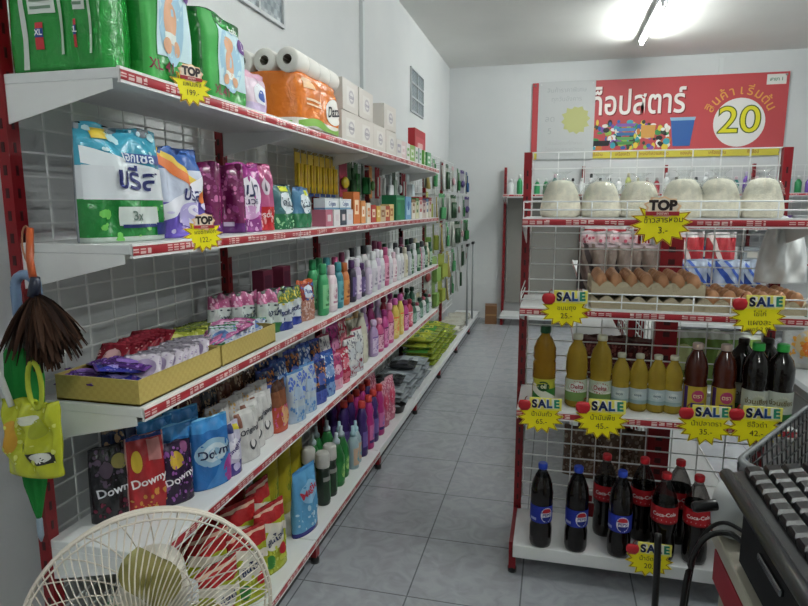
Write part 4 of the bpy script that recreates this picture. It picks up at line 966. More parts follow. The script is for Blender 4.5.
def egg():
    mb = MB(); p = []
    for k in range(13):
        a = -PI / 2 + PI * k / 12
        z = .0285 * math.sin(a); r = .0212 * math.cos(a) * (1 - .12 * math.sin(a))
        p.append((max(r, .0004), z))
    mb.lathe(p, 'c08c66', 'egg_shell', 16); return mb.build('egg')
def eggset(cx, cy, z0, nx, ny, stackn, nm, gname):
    for s_ in range(stackn):
        where_ = 'under another tray' if s_ < stackn - 1 else 'full of brown eggs'
        o = estock(('et', nx, ny), eggtray(nx, ny), f'grey brown pulp egg tray {where_}, {nm}', 'egg tray', 'egg shelf', '', cx, cy, z0 + .05 * s_, 0)
    z = z0 + .05 * (stackn - 1)
    for j in range(ny):
        for i in range(nx):
            x = cx + (i - (nx - 1) / 2) * .05; y = cy + (j - (ny - 1) / 2) * .05
            o = make('egg', egg); o.location = (x, y, z + .0445); o.rotation_euler = (rnd.uniform(-.2, .2), rnd.uniform(-.2, .2), rnd.uniform(0, 6))
            tag(o, f'brown egg, {ORD[i]} from the red post side, {ORD[j]} row back, {gname}', 'egg', 'brown eggs in the pulp trays')
eggset(.318, 2.285, ZE, 7, 5, 2, 'beside the grey snack bag', 'upper stacked tray')
eggset(.655, 2.285, ZE, 6, 5, 1, 'behind the wire fence end', 'single low tray')
# oil, sauce and syrup
CAPP = lambda r, z, h: [(r, z), (r * 1.06, z + .003), (r * 1.06, z + h * .85), (r * .9, z + h)]
def oil_big():
    p = [(.036, 0), (.042, .008), (.042, .07), (.038, .085), (.042, .10), (.041, .155), (.036, .165), (.041, .175), (.04, .21), (.03, .238), (.016, .258), (.015, .268)]
    return bottle('oil_bottle', p, 'c09634', mat='oil', cap=CAPP(.018, .266, .026), capcol='1f5a34', label=(.015, .10, 1.25, '2f7a34', [('band', .62, 1, 'b8b838'), ('diag', .1, .5, .35, 'dcdcd0'), ('ell', -.1, .68, .45, .22, '1a4a26')], [('oil', -.1, .68, .022, 'e0e4c0', 0)]), n=24)
def oil_mid():
    p = [(.033, 0), (.039, .008), (.039, .10), (.035, .115), (.039, .135), (.038, .17), (.036, .19), (.030, .215), (.016, .238), (.0145, .250)]
    return bottle('oil_bottle', p, 'd0b244', mat='oil', cap=CAPP(.017, .248, .02), capcol='cfcdb8', label=(.025, .105, 1.3, 'b8c4b0', [('band', 0, .45, '6a8a4a'), ('band', .45, .5, 'd8dcd0'), ('ell', 0, .68, .62, .27, 'a02a30'), ('ell', 0, .68, .54, .2, 'd8d8d4')], [('Delta', 0, .68, .022, '9a2a30', 0)]), n=24)
def oil_small():
    p = [(.027, 0), (.032, .008), (.032, .085), (.029, .095), (.032, .11), (.031, .14), (.022, .168), (.0135, .182), (.0125, .192)]
    return bottle('oil_bottle', p, 'd4b84a', mat='oil', cap=CAPP(.014, .19, .016), capcol='c4c2ac', label=(.03, .085, 1.3, 'aebcc0', [('band', 0, .25, '8aa0a0'), ('ell', 0, .6, .5, .25, 'c8d0d0')], [('soya', 0, .6, .014, '5a6a70', 0)]), n=22)
PO = 'oil shelf'
estock('oilb', oil_big, 'big golden cooking oil bottle with green cap and green label', 'oil bottle', PO, '', ex(543, 2.22, ZO), 2.22, ZO, .1)
for px in (575, 599): estock('oilm', oil_mid, 'golden oil bottle with red oval on pale green label', 'oil bottle', PO, '', ex(px, 2.22, ZO), 2.22, ZO, rnd.uniform(-.15, .15))
for px in (619, 637, 655, 671): estock('oils', oil_small, 'small yellow oil bottle with pale blue label', 'oil bottle', PO, '', ex(px, 2.22, ZO), 2.22, ZO, rnd.uniform(-.2, .2))
for px in (546, 578): estock('oils2', oil_small, 'small yellow oil bottle standing behind the large ones', 'oil bottle', PO, '', ex(px, 2.335, ZO), 2.335, ZO)
def sauce():
    p = [(.032, 0), (.038, .008), (.038, .11), (.0345, .125), (.038, .14), (.037, .175), (.032, .2), (.017, .228), (.0145, .236)]
    return bottle('sauce_bottle', p, '4a1c10', mat='liquid', cap=CAPP(.017, .234, .022), capcol='c8b0a4', label=(.02, .108, 1.3, 'b8a030', [('rect', -.85, -.55, 0, 1, '4a2a6a'), ('ell', .15, .62, .42, .24, 'b03a6a'), ('rect', -.3, .6, .16, .34, '3a2a70')], [('ตรา', .15, .62, .02, 'e8d8b0', 0)]), n=24)
for px in (693, 721): estock('sauce', sauce, 'dark brown sauce bottle with yellow and purple label', 'sauce bottle', PO, '', ex(px, 2.22, ZO), 2.22, ZO, -.1)
def syrup(cap_):
    def f():
        p = [(.036, 0), (.042, .008), (.042, .11), (.039, .125), (.042, .145), (.041, .185), (.034, .215), (.018, .238), (.0155, .246)]
        return bottle('soy_sauce_bottle', p, '17120f', mat='liquid', cap=CAPP(.0185, .244, .026) if cap_ else CAPP(.017, .244, .02), capcol='2fae48' if cap_ else '2a2220', label=(.012, .112, 1.3, 'b4bab0', [('band', 0, .24, '2c6a34'), ('ell', .1, .62, .5, .26, 'c8cab8'), ('ell', .1, .62, .36, .18, 'aab09c')], [('ง่วนเชียง', .1, .62, .022, '6a5a2a', 0)]), n=24)
    return f
for px in (752, 776): estock('syr', syrup(True), 'black soy sauce bottle with bright green cap', 'sauce bottle', PO, '', ex(px, 2.205, ZO), 2.205, ZO, -.15)
for px, y in ((738, 2.30), (762, 2.32)): estock('syr2', syrup(False), 'black soy sauce bottle with dark cap, standing behind', 'sauce bottle', PO, '', ex(px, y, ZO), y, ZO)
# colas on the base
DK = '0f0908'
def coke():
    p = [(.030, 0), (.038, .004), (.042, .02), (.042, .06), (.039, .085), (.038, .105), (.043, .13), (.0445, .15), (.0445, .205), (.043, .222), (.036, .25), (.024, .278), (.0145, .297), (.0135, .306)]
    return bottle('cola_bottle', p, DK, mat='liquid', bands=[(.236, .4, 'b8b4b2', 'clear_film')], cap=CAPP(.0162, .304, .022), capcol='c0202a',
                  label=(.150, .212, PI, 'b01a24', [('band', .0, .06, '7a1018'), ('wave', .16, .22, .05, 5, 'd8c8c8')], [('Coca-Cola', -.18, .56, .0195, 'f2ecec', .08)]), n=28)
def pepsi():
    p = [(.030, 0), (.038, .004), (.041, .02), (.041, .075), (.038, .09), (.038, .10), (.040, .108), (.040, .17), (.0405, .185), (.041, .215), (.037, .245), (.026, .275), (.0145, .297), (.0135, .304)]
    return bottle('cola_bottle', p, DK, mat='liquid', bands=[(.262, .4, '8a90a0', 'clear_film')], cap=CAPP(.0162, .302, .022), capcol='2a4ac0',
                  label=(.102, .168, PI, '1c2f9c', [('ell', .12, .5, .36, .44, 'e6e6ea'), ('ell', .12, .68, .27, .20, 'b8202c'), ('ell', .12, .32, .27, .20, '16287c'), ('rect', -.22, .46, .38, .62, 'e6e6ea'), ('rect', -.9, -.5, .15, .3, 'a8b0d8')], [('PEPSI', .19, .5, .0155, '16226c', 0)]), n=28)
def pepsi2():
    t = pepsi(); lb = [c for c in t.children if c.name.startswith('label')][0]
    return t
for px, y in ((540, 2.165), (575, 2.165), (618, 2.165)): estock('pepsi', pepsi, 'cola bottle with blue cap and blue label', 'cola bottle', 'cola deck', FR, ex(px, y, ZC), y, ZC, (-.35 if px < 600 else .15) * 0 + (.35 if px < 560 else .25 if px < 600 else -.05))
for px, y, rz in ((661, 2.18, .0), (693, 2.185, .1)): estock('coke', coke, 'cola bottle with red cap and red label', 'cola bottle', 'cola deck', FR, ex(px, y, ZC), y, ZC, rz)
for px, y in ((603, 2.30), (640, 2.30), (675, 2.31)): estock('coke', coke, 'cola bottle with red cap and red label', 'cola bottle', 'cola deck', BK, ex(px, y, ZC), y, ZC, rnd.uniform(-.1, .2))
# ------------------------------------------------------------------ price bursts
def star(R_, r_, n, sx, sz, seed):
    rr = random.Random(seed); o = []
    for k in range(2 * n):
        a = PI * k / n + .1; q = (R_ if k % 2 == 0 else r_) * (1 + rr.uniform(-.06, .06))
        o.append((q * math.cos(a) * sx, q * math.sin(a) * sz))
    return o
def burst(l1, l2, head, seed, tilt=0.0, third=None):
    """price burst, origin at its top edge, front facing -y"""
    t = empty('price_tag')
    mb = MB(); cz = -.062
    sh = lambda P, k: [(x * k, z * k + cz) for x, z in P]
    P = star(.084, .060, 14, 1.0, .74, seed)
    def fan_(P, y, col, y2=None):
        n = len(P); vs = [(0, y, cz)] + [(x, y, z) for x, z in P]
        mb.add(vs, [(0, 1 + i, 1 + (i + 1) % n) for i in range(n)], col, 'paper_print')
        if y2 is not None:
            vs = [(x, y, z) for x, z in P] + [(x, y2, z) for x, z in P]
            mb.add(vs, [(i, n + i, n + (i + 1) % n, (i + 1) % n) for i in range(n)], col, 'paper_print')
            vs = [(0, y2, cz)] + [(x, y2, z) for x, z in P]
            mb.add(vs, [(0, 1 + (i + 1) % n, 1 + i) for i in range(n)], 'd8d4c8', 'paper_print')
    fan_(sh(P, 1.0), 0, 'e6d820' if head != 'TOP' else 'e8c040', .002)
    fan_(sh(P, .95), -.0008, '8a3a20'); fan_(sh(P, .90), -.0014, 'f0e410')
    for s_, z, sz in ((l1, .018, .022), (l2, -.010, .026), (third, -.032, .018)):
        if s_: mb.text(s_, sz, '3a3420', lambda x, y, z=z: (x + .004, -.0022, cz + z + y - .008), 'paper_print', .0, .04)
    mb.build('card', t)
    hb = MB()
    if head == 'SALE':
        hb.rbox((.016, -.001, -.013), (.112, .004, .044), 'eee46a', 'paper_print', .012, M=None)
        hb.text('SALE', .042, 'f4f2e4', lambda x, y: (x + .016, -.0040, y - .013), 'paper_print', .09, .05, .95)
        cols = ('141a3a', '1c2a5a', '22508a', '2a8a6a')
        for i, ch in enumerate('SALE'):
            hb.text(ch, .040, cols[i], lambda x, y, i=i: (x + .016 + (-.038 + .0255 * i), -.0052, y - .0145 + .001 * i), 'paper_print', .05, .05, .95)
    else:
        Q = star(.05, .042, 9, 1.0, .62, seed + 3)
        hb.poly([(x, z - .016) for x, z in Q], -.0035, -.0005, 'f0c8a0', 'paper_print')
        hb.poly([(x * .86, z * .86 - .016) for x, z in Q], -.0042, -.0034, 'f2e2cc', 'paper_print')
        hb.text('TOP', .036, '2a1c1c', lambda x, y: (x, -.0052, y - .013), 'paper_print', .06)
        hb.box((0, -.0045, -.034), (.086, .0015, .011), 'a82a30', 'paper_print')
        hb.text('ลดราคา', .010, 'f2d8c8', lambda x, y: (x, -.0058, y - .034), 'paper_print', .02)
    hb.build('heading', t)
    if head == 'SALE':
        a = MB(); a.lathe([(.001, -.020), (.012, -.020), (.021, -.010), (.023, .004), (.017, .016), (.008, .018), (.001, .012)], 'b8222c', 'plastic_print', 18, (1, .22), off=(-.057, -.004, -.02))
        a.tube([(-.057, -.004, -.006), (-.054, -.004, .006), (-.048, -.004, .012)], .002, '7a2a1c', 'plastic_print', 5)
        a.build('apple', t)
    return t
def ptag(px, py, Y, l1, l2, head, label, seed, third=None, X=None, rz=0.0, sc=1.0, rx=0.0):
    z0 = None
    k = R @ Vector(((px - 404) / F, (py - 303) / F, 1))
    s_ = (Y / k[1]) if X is None else X / k[0]
    p = k * s_
    t = burst(l1, l2, head, seed, third=third)
    t.location = (p[0], p[1], p[2] + CH); t.rotation_euler = (rx, 0, rz); t.scale = (sc,) * 3
    tag(t, label, 'price tag', 'yellow price bursts on the shelf rails')
    return t
YF = 2.113
ptag(663, 201, YF, 'ข้าวสารหอม', '3.-', 'TOP', 'yellow burst price tag reading TOP under the rice bags', 1, sc=1.18)
ptag(566, 293, YF, 'ขนมถุง', '25.-', 'SALE', 'yellow SALE burst with apple on the egg shelf rail, beside the red post', 2)
ptag(760, 298, YF, 'ไข่ไก่', 'แผงละ', 'SALE', 'yellow SALE burst with apple on the egg shelf rail, above green bottle caps', 3, 'เบอร์ 2 95')
ptag(541, 400, YF, 'น้ำมันถั่ว', '65.-', 'SALE', 'yellow SALE burst with apple beneath the big green labelled oil bottle', 4, rz=0)
ptag(602, 402, YF, 'น้ำมันพืช', '45.-', 'SALE', 'yellow SALE burst with apple beneath the two oval labelled oil bottles', 5, sc=1.1)
ptag(706, 408, YF, 'น้ำปลาตรา', '35.-', 'SALE', 'yellow SALE burst with apple beneath the brown sauce bottles', 6, sc=1.05)
ptag(757, 409, YF, 'ซีอิ๊วดำ', '42.-', 'SALE', 'yellow SALE burst with apple beneath the black soy sauce bottles', 7, sc=1.05)
ptag(650, 545, 2.10, 'น้ำอัดลม', '20.-', 'SALE', 'yellow SALE burst with apple on the cola deck edge near the floor', 8, sc=1.0)
ptag(190, 68, None, 'แพมเพิส', '199.-', 'TOP', 'yellow TOP burst on the top shelf rail under the diapers', 9, X=-.862, rz=PI / 2 - .35, sc=.72, rx=0)
ptag(203, 217, None, 'ผงซักฟอก', '122.-', 'TOP', 'yellow TOP burst on the second shelf rail by the detergent bags', 10, X=-.862, rz=PI / 2 - .35, sc=.72)
# ------------------------------------------------------------------ snacks behind the end display
SP = 'snack shelf'
def snack(bg, rules, w=.15, h=.20, d=.05, seed=1, txt=None, tc='ffffff'):
    return lambda: pouch_mb(w, h, d, bg, rules, [(txt, 0, .6, .035, tc, 0)] if txt else (), 2.0, .93, 4, .02, .005, 18, 20, seed, t0=.3).build('snack_bag')
STR = [('diag', -1, -.2, .8, '3a3434'), ('diag', 0, .25, .8, '6a5c54'), ('diag', .45, .7, .8, '3a3030'), ('diag', .9, 1.1, .8, '7a6a60'), ('band', .9, 1, 'b8a8ac')]
def sn(key, b, desc, row, X, Y, z, rz): stock(key, b, desc, 'snack bag', SP, row, X + Y, (X, Y, z + .001), rz, 'snack bags on the two sided shelving')
for i in range(5):
    sn('str', snack('8a7c74', STR, .14, .215, .045, 3), 'grey brown striped snack bag', '', .175 + .052 * i, 2.80 + .02 * (i % 2), 1.02, -.5)
for i, (x, y) in enumerate(((.20, 2.98), (.31, 2.98))): sn('pks', snack('c8a8ac', [('speck', .1, .9, .5, 'a03a50'), ('band', .9, 1, 'd8c8cc')], .15, .26, .05, 4), 'tall pink speckled snack bag', '', x, y, 1.02, -.3)
sn('rds', snack('a02a34', [('rect', -.6, .6, .2, .5, 'c8b0a8'), ('band', .9, 1, 'c0b8b8')], .2, .29, .06, 5, 'ปลา', 'e8d8c8'), 'large red snack bag', '', .25, 3.15, 1.02, 0)
for i in range(4): sn('wbl', snack('a8b4c8', [('diag', .2, .45, .6, '2a4a9a'), ('diag', .7, .85, .6, '3a5ab0')], .13, .15, .05, 6), 'white and blue striped snack bag', '', .585 + .072 * i, 2.78 + .03 * (i % 2), 1.02, .2)
for i in range(2): sn('rdt', snack('b0343c', [('diag', .3, .55, .7, 'd8c8c4'), ('band', .88, 1, 'd0c8c8')], .14, .26, .05, 7), 'red and white slanted stripe snack bag', '', .60 + .13 * i, 2.95, 1.02, .3)
sn('yel', snack('c0b038', [('ell', 0, .5, .5, .2, '4a8a4a')], .13, .17, .05, 8), 'yellow green snack bag', '', .205, 3.35, 1.02, .2)
for i in range(5):
    sn('drk', snack('4a1a1c', [('speck', .2, .8, .5, '7a3a34'), ('band', .88, 1, '6a4a44')], .13, .2, .05, 9), 'dark maroon snack bag', '', .17 + .055 * i, 2.78 + .02 * (i % 2), .62, -.3)
for i in range(4):
    sn('lim', snack('6a8a3c', [('ell', 0, .5, .6, .25, 'b8c488'), ('band', .85, 1, 'c8ccc0')], .15, .24, .06, 10), 'lime green and white snack bag', '', .57 + .085 * i, 2.80 + .02 * (i % 2), .62, .2)
for i in range(5): sn('brs', snack('6a5444', [('speck', .1, .9, .4, '9a8878')], .15, .25, .06, 11), 'brown speckled snack bag', '', .16 + .062 * i, 2.80 + .025 * (i % 2), .13, -.2)
# ------------------------------------------------------------------ goods on the back wall shelving
BW = 'back wall shelf'
YW = WY - .06
def plainb(c, cc, h=.19, r=.033):
    return lambda: bottle('spray_bottle', [(r * .9, 0), (r, .008), (r, h * .62), (r * .45, h * .8)], c, cap=[(r * .5, h * .8), (r * .5, h * .95), (r * .35, h)], capcol=cc, n=14)
zt = 1.536
lst = [('white', 'd8dada', 'd0d2d2'), ('green', '2f8a54', 'c8ccc8'), ('green', '2f8a54', 'c8ccc8'), ('green', '2f8a54', 'c8ccc8'), ('green', '2f8a54', 'c8ccc8'), ('teal', '2a7a76', 'c8b0b8'), ('teal', '2a7a76', 'c8b0b8'), ('black capped grey', 'a8acac', '222426'), ('white', 'd8dada', 'd0d2d2'), ('black capped grey', 'a8acac', '222426'), ('pale blue', '9ab8c4', '3a4046'), ('pale blue', '9ab8c4', '3a4046'), ('white', 'd8dada', 'd0d2d2'), ('yellow green', 'b8c070', 'c0b8a0'), ('yellow green', 'b8c070', 'c0b8a0'), ('dark red', '8a2a34', 'a8a4a4'), ('dark red', '8a2a34', 'a8a4a4'), ('white', 'd8dada', 'd0d2d2'), ('black capped grey', 'a8acac', '222426'), ('white', 'd8dada', 'd0d2d2'), ('pale blue', '9ab8c4', '3a4046'), ('white', 'd8dada', 'd0d2d2'), ('dark red', '8a2a34', 'a8a4a4'), ('white', 'd8dada', 'd0d2d2'), ('teal', '2a7a76', 'c8b0b8'), ('violet', '6a4a9a', 'b8b0c8'), ('pink', 'c0508a', 'd8b0c8'), ('violet', '6a4a9a', 'b8b0c8'), ('pink', 'c0508a', 'd8b0c8'), ('turquoise', '3aa0a8', 'c8d8d8'), ('green', '2f8a54', 'c8ccc8'), ('violet', '6a4a9a', 'b8b0c8'), ('silver', 'a0a4a4', '6a6e70'), ('silver', 'a0a4a4', '6a6e70'), ('silver', 'a0a4a4', '6a6e70')]
for i, (n, c, cc) in enumerate(lst):
    h = .18 + .05 * ((i * 7) % 4 == 3)
    stock(('bw', n, h), plainb(c, cc, h), f'{n} household bottle', 'bottle', 'top back wall shelf', '', i, (-.50 + i * .1, YW - .20, zt), 0)
for i, (n, c) in enumerate((('sky blue', '5a9ac8'), ('pink', 'c07aa0'), ('sky blue', '5a9ac8'), ('white', 'c8cccc'), ('violet', '8a6ab0'), ('sky blue', '5a9ac8'), ('white', 'c8cccc'), ('grey', '8a9094'), ('pink', 'c07aa0'), ('violet', '8a6ab0'), ('white', 'c8cccc'), ('grey', '8a9094'))):
    def bk(c=c):
        mb = MB(); mb.lathe([(.07, 0), (.085, .11), (.09, .112), (.09, .122), (.082, .118), (.068, .008), (.001, .006)], c, 'plastic_print', 18, (1.15, .9), caps=False); return mb.build('plastic_basket')
    stock(('pb', n), bk, f'{n} plastic basket', 'basket', 'middle back wall shelf', '', i, (.44 + i * .215, YW - .19, 1.181), 0)
for i, (n, c) in enumerate((('yellow', 'b8a848'), ('white', 'c8cccc'), ('blue', '3a5aa0'), ('grey', '8a9094'), ('yellow', 'b8a848'), ('dark blue', '2a3a6a'), ('white', 'c8cccc'), ('grey', '8a9094'), ('blue', '3a5aa0'), ('white', 'c8cccc'))):
    stock(('pc', n), carton(.17, .16, .16, c, [('rect', -.6, .6, .3, .7, 'c8c4bc')]), f'{n} household carton', 'carton', 'lower back wall shelf', '', i, (.46 + i * .235, YW - .19, .801), 0)
stock('brbox', carton(.14, .22, .2, '7a5638', [('rect', -.9, .9, .46, .54, '9a7850')]), 'brown cardboard box', 'box', 'floor beside the back wall base', '', 0, (-.695, 7.22, .001), .1)
stock('wstack', lambda: box_mb(.42, .05, .26, 'c4c2bc', [('band', .3, .35, '9a9890'), ('band', .6, .65, 'a8a6a0')], nu=8).build('sheet_stack'), 'flat stack of white sheets', 'sheets', 'back wall base board', '', 1, (-.10, YW - .20, .121), 0)
# ------------------------------------------------------------------ banner
BX0, BX1, BZ0, BZ1 = -.294, 2.40, 1.95, 2.825
bw_, bh_ = BX1 - BX0, BZ1 - BZ0
t = empty('banner', ((BX0 + BX1) / 2, WY - .0185, (BZ0 + BZ1) / 2)); tag(t, 'red shop banner with white Thai lettering and yellow 20 on the back wall', 'banner')
b = MB()
b.box((0, .004, 0), (bw_, .006, bh_), 'bdbdb8', 'paper_print')
b.grid(lambda u, v: (-bw_ / 2 + bw_ * u, .0005, -bh_ / 2 + bh_ * v), 60, 20, lambda u, v: ('c9bc44' if v < .1 else 'b5464a'), 'paper_print', False)
def bt(body, px, pz, size, col, y=-.001, bold=.02, st=1.0, tilt=0):
    b.text(body, size, col, lambda x, z: (px - bw_ / 2 + x, y, pz - bh_ / 2 + z), 'paper_print', bold, tilt, st)
bt('ท็อปสตาร์', 1.16, .60, .36, 'e9e5e0', -.0016, .015, .74); bt('ท็อปสตาร์', 1.17, .59, .36, '7a2026', -.001, .025, .74)
cx, cz = 2.235, .36
disc = [(cx - bw_ / 2 + .26 * math.cos(2 * PI * k / 40), cz - bh_ / 2 + .26 * math.sin(2 * PI * k / 40)) for k in range(40)]
b.poly(disc, -.0012, 0, 'dedddb', 'paper_print')
bt('20', cx, cz + .015, .40, '4a5a1c', -.0018, .03, 1.1); bt('20', cx, cz + .015, .40, 'dcd42a', -.0026, .0, 1.1)
arc = ('สิ', 'น', 'ค้', 'า', 'เ', 'ริ่', 'ม', 'ต้', 'น')
for i, ch in enumerate(arc):
    a = math.radians(152 - 124 * i / (len(arc) - 1)); rr_ = .34
    bt(ch, cx + rr_ * math.cos(a), cz + rr_ * math.sin(a) + .0, .135, 'd9a04a', -.0016, .01, 1.0, a - PI / 2)
b.box((2.57 - bw_ / 2, -.001, .80 - bh_ / 2), (.19, .002, .105), 'd6d8d2', 'paper_print')
bt('สาขา 1', 2.57, .80, .05, '3a7a5a', -.0026)
for px, s_ in ((.72, 'ของใช้ในบ้าน'), (1.04, 'เครื่องครัว'), (1.36, 'อุปกรณ์ทำความสะอาด'), (1.72, 'ของเล่น'), (2.04, 'เครื่องเขียน'), (2.4, 'กิ๊ฟช็อป')): bt(s_, px, .042, .05, '8a4a2a', -.001, .01, .8)
rb = random.Random(21)      # printed heap of household goods
for i in range(150):
    px = .66 + rb.random() * .86; pz = .11 + rb.random() * (.30 if px < 1.25 else .26)
    c = rb.choice(('2a3a2c', 'd8d4c8', '3a8a4a', 'd8c040', '2a5aa0', '1a1c20', 'c0702c', '7a4a9a', 'e0e0dc', '8ab04a', '3a9aa8'))
    w_, h_ = rb.uniform(.015, .04), rb.uniform(.015, .04)
    pts = [(px - bw_ / 2 + w_ * math.cos(2 * PI * k / 8), pz - bh_ / 2 + h_ * math.sin(2 * PI * k / 8)) for k in range(8)]
    b.poly(pts, -.0008 - .00001 * i, .0004, c, 'paper_print')
def trap(px, pz, w0, w1, h_, c, y): b.poly([(px - w0 / 2 - bw_ / 2, pz - bh_ / 2), (px + w0 / 2 - bw_ / 2, pz - bh_ / 2), (px + w1 / 2 - bw_ / 2, pz + h_ - bh_ / 2), (px - w1 / 2 - bw_ / 2, pz + h_ - bh_ / 2)], y, 0, c, 'paper_print')
for k, c in enumerate(('4a8a4a', '5a9a58', '2f6a9a', '4a7ab0', '7a5aa8')): trap(1.06, .15 + .05 * k, .15 + .01 * k, .19 + .01 * k, .035, c, -.0026)
trap(1.66, .12, .18, .25, .29, '2f5a9a', -.0028); trap(1.66, .40, .25, .27, .035, '8ab0c8', -.003); trap(1.30, .22, .14, .16, .14, 'c8954a', -.0026); trap(.80, .14, .16, .2, .06, '18191c', -.0028)
b.build('printed_sheet', t)
e = MB()
for sx in (-1, 1):
    for sz in (-1, 1): e.lathe([(.012, -.003), (.012, .003)], 'a8aaa8', 'chrome', 12, M=Matrix.Rotation(PI / 2, 3, 'X'), off=(sx * (bw_ / 2 - .03), -.002, sz * (bh_ / 2 - .03)))
e.build('eyelet', t)
sx0, sx1 = -.225, .415
t = empty('poster', ((sx0 + sx1) / 2, WY - .0255, 2.39)); tag(t, 'pale faded paper poster with yellow burst, pinned over the banner edge', 'poster')
b = MB(); w_ = sx1 - sx0
b.box((0, .003, 0), (w_, .003, .885), 'b9bcbc', 'paper_print')
P = star(.165, .135, 12, 1, 1, 5)
b.poly([(x + .11, z + .0) for x, z in P], .0004, .002, 'b2b478', 'paper_print')
for z, s_, q in ((.34, 'สินค้าราคาพิเศษ', .07), (.24, 'ทุกวันอังคาร', .07), (.02, 'ลด', .10), (-.12, '5', .10), (-.26, 'เงื่อนไขตามที่กำหนด', .05), (-.33, 'โปรดสอบถามพนักงาน', .05), (-.39, 'ขอสงวนสิทธิ์', .04)):
    b.text(s_, q, 'a0a3a6' if q > .06 else 'a8a9aa', lambda x, y, z=z, q=q: (x - (.0 if q < .09 else .18), .0008, z + y), 'paper_print', .0)
b.build('printed_sheet', t)
e = MB()
for sx in (-1, 1): e.lathe([(.01, -.004), (.01, .003)], 'c8cac8', 'plastic_print', 10, M=Matrix.Rotation(PI / 2, 3, 'X'), off=(sx * (w_ / 2 - .03), 0, .41))
e.build('pin', t)
# ------------------------------------------------------------------ things hanging at the first post
PX = where(13, Y=1.02, Z=1.1)
t = empty('umbrella', (PX, 1.04, .13)); tag(t, 'folded green umbrella with blue grey crook handle hanging at the red post', 'umbrella')
c = MB(); n = 16
pr = [(.004, .555), (.009, .58), (.02, .64), (.030, .75), (.034, .88), (.030, .95), (.014, .985)]
vs = []
for r_, z in pr:
    for k in range(40):
        a = 2 * PI * k / 40; q = r_ * (1 + .16 * math.sin(8 * a + z * 14)); vs.append((q * math.cos(a), q * math.sin(a), z))
c.add(vs, [(j * 40 + k, j * 40 + (k + 1) % 40, (j + 1) * 40 + (k + 1) % 40, (j + 1) * 40 + k) for j in range(len(pr) - 1) for k in range(40)], '1f7a34', 'fibre', True); c.build('canopy', t)
c = MB(); c.tube([(0, 0, .53), (0, 0, 1.0)], .005, '9a9c9e', 'chrome', 8); c.lathe([(.002, .50), (.007, .515), (.007, .555), (.004, .56)], '8a9aa8', 'plastic_print', 10); c.build('shaft', t)
c = MB(); c.lathe([(.027, .955), (.029, .965), (.029, .985), (.02, .995)], '5a6460', 'fibre', 16); c.build('strap', t)
c = MB(); hp = [(.0, 0, .99), (.0, 0, 1.085)] + [(.028 - .028 * math.cos(a), 0, 1.09 + .028 * math.sin(a)) for a in [PI * k / 10 for k in range(11)]] + [(.056, 0, 1.05)]
c.tube(hp, .0105, '6f86a4', 'plastic_print', 10); c.build('handle', t)
t = empty('feather_duster', (PX + .065, 1.03, 1.225)); tag(t, 'brown feather duster with orange handle hanging by a loop at the post', 'duster')
c = MB(); c.tube([(-.022, .02, .12), (-.010, .0, .06), (.004, -.01, .02)], .0075, 'b0532c', 'plastic_print', 8); c.build('handle', t)
c = MB(); c.lathe([(.013, -.02), (.012, .0), (.009, .022)], '23283a', 'plastic_print', 12, M=Matrix.Rotation(.2, 3, 'Y'), off=(.006, -.01, .0)); c.build('ferrule', t)
c = MB(); lp = [(-.022 + .014 * math.sin(a) - .01, .02, .12 - .035 + .04 * math.cos(a)) for a in [2 * PI * k / 16 for k in range(16)]]
c.tube(lp, .0022, 'a87a60', 'fibre', 5, True); c.build('loop', t)
fe = MB(); rf = random.Random(9)
for k in range(420):
    a = rf.uniform(0, 2 * PI); el = rf.uniform(.0, 1.15); L = rf.uniform(.06, .125)
    d_ = Vector((math.sin(el) * math.cos(a) * .95 + .42, math.sin(el) * math.sin(a) * .55 - .1, -math.cos(el) * .9)).normalized()
    st = Vector((.006, -.01, -.015)); w_ = rf.uniform(.004, .009)
    side = d_.cross(Vector((rf.uniform(-1, 1), rf.uniform(-1, 1), rf.uniform(-1, 1)))).normalized(); pts = []
    for q in range(6):
        u = q / 5; pnt = st + d_ * (L * u) + Vector((0, 0, -.045 * u * u)); ww = w_ * math.sin(PI * (.12 + .8 * u))
        pts.append((pnt - side * ww, pnt + side * ww))
    vs = [v for pr_ in pts for v in pr_]
    fe.add(vs, [(2 * q, 2 * q + 1, 2 * q + 3, 2 * q + 2) for q in range(5)], rf.choice(('2c1c14', '1f1410', '3a261c', '281914', '4a3226')), 'fibre', True)
o = fe.build('feathers', t); o['kind'] = 'stuff'
BXX = where(38, Y=.99, Z=.86)
t = empty('tote_bag', (BXX, .985, .83)); tag(t, 'lime yellow bag with white strap hanging on the red post beneath the duster', 'bag')
c = pouch_mb(.135, .165, .05, 'b2b82e', [('ell', -.6, .5, .28, .2, 'c0902c'), ('rect', .1, .9, .2, .34, '2a2a22'), ('ell', .5, .28, .3, .06, 'c8c8c0'), ('ell', .1, .75, .3, .06, 'd0d2c0'), ('ell', .45, .65, .25, .12, '98a028'), ('speck', .1, .9, .86, 'd0d46a')], (), 2.2, .97, 3, -.1, .008, 26, 26, 5, top=.2)
c.build('bag_body', t)
c = MB(); c.tube([(-.045, -.004, .145), (-.062, -.006, .205), (-.075, -.004, .235), (-.088, 0, .215), (-.084, .0, .15)], .0065, 'c6c8c4', 'fibre', 8); c.build('strap', t)
c = MB()
lp = [(.02 + .017 * math.sin(a), -.004, .195 + .05 * math.cos(a)) for a in [2 * PI * k / 18 for k in range(18)]]
c.tube(lp, .005, 'a6b03a', 'fibre', 8, True); c.build('loop', t)
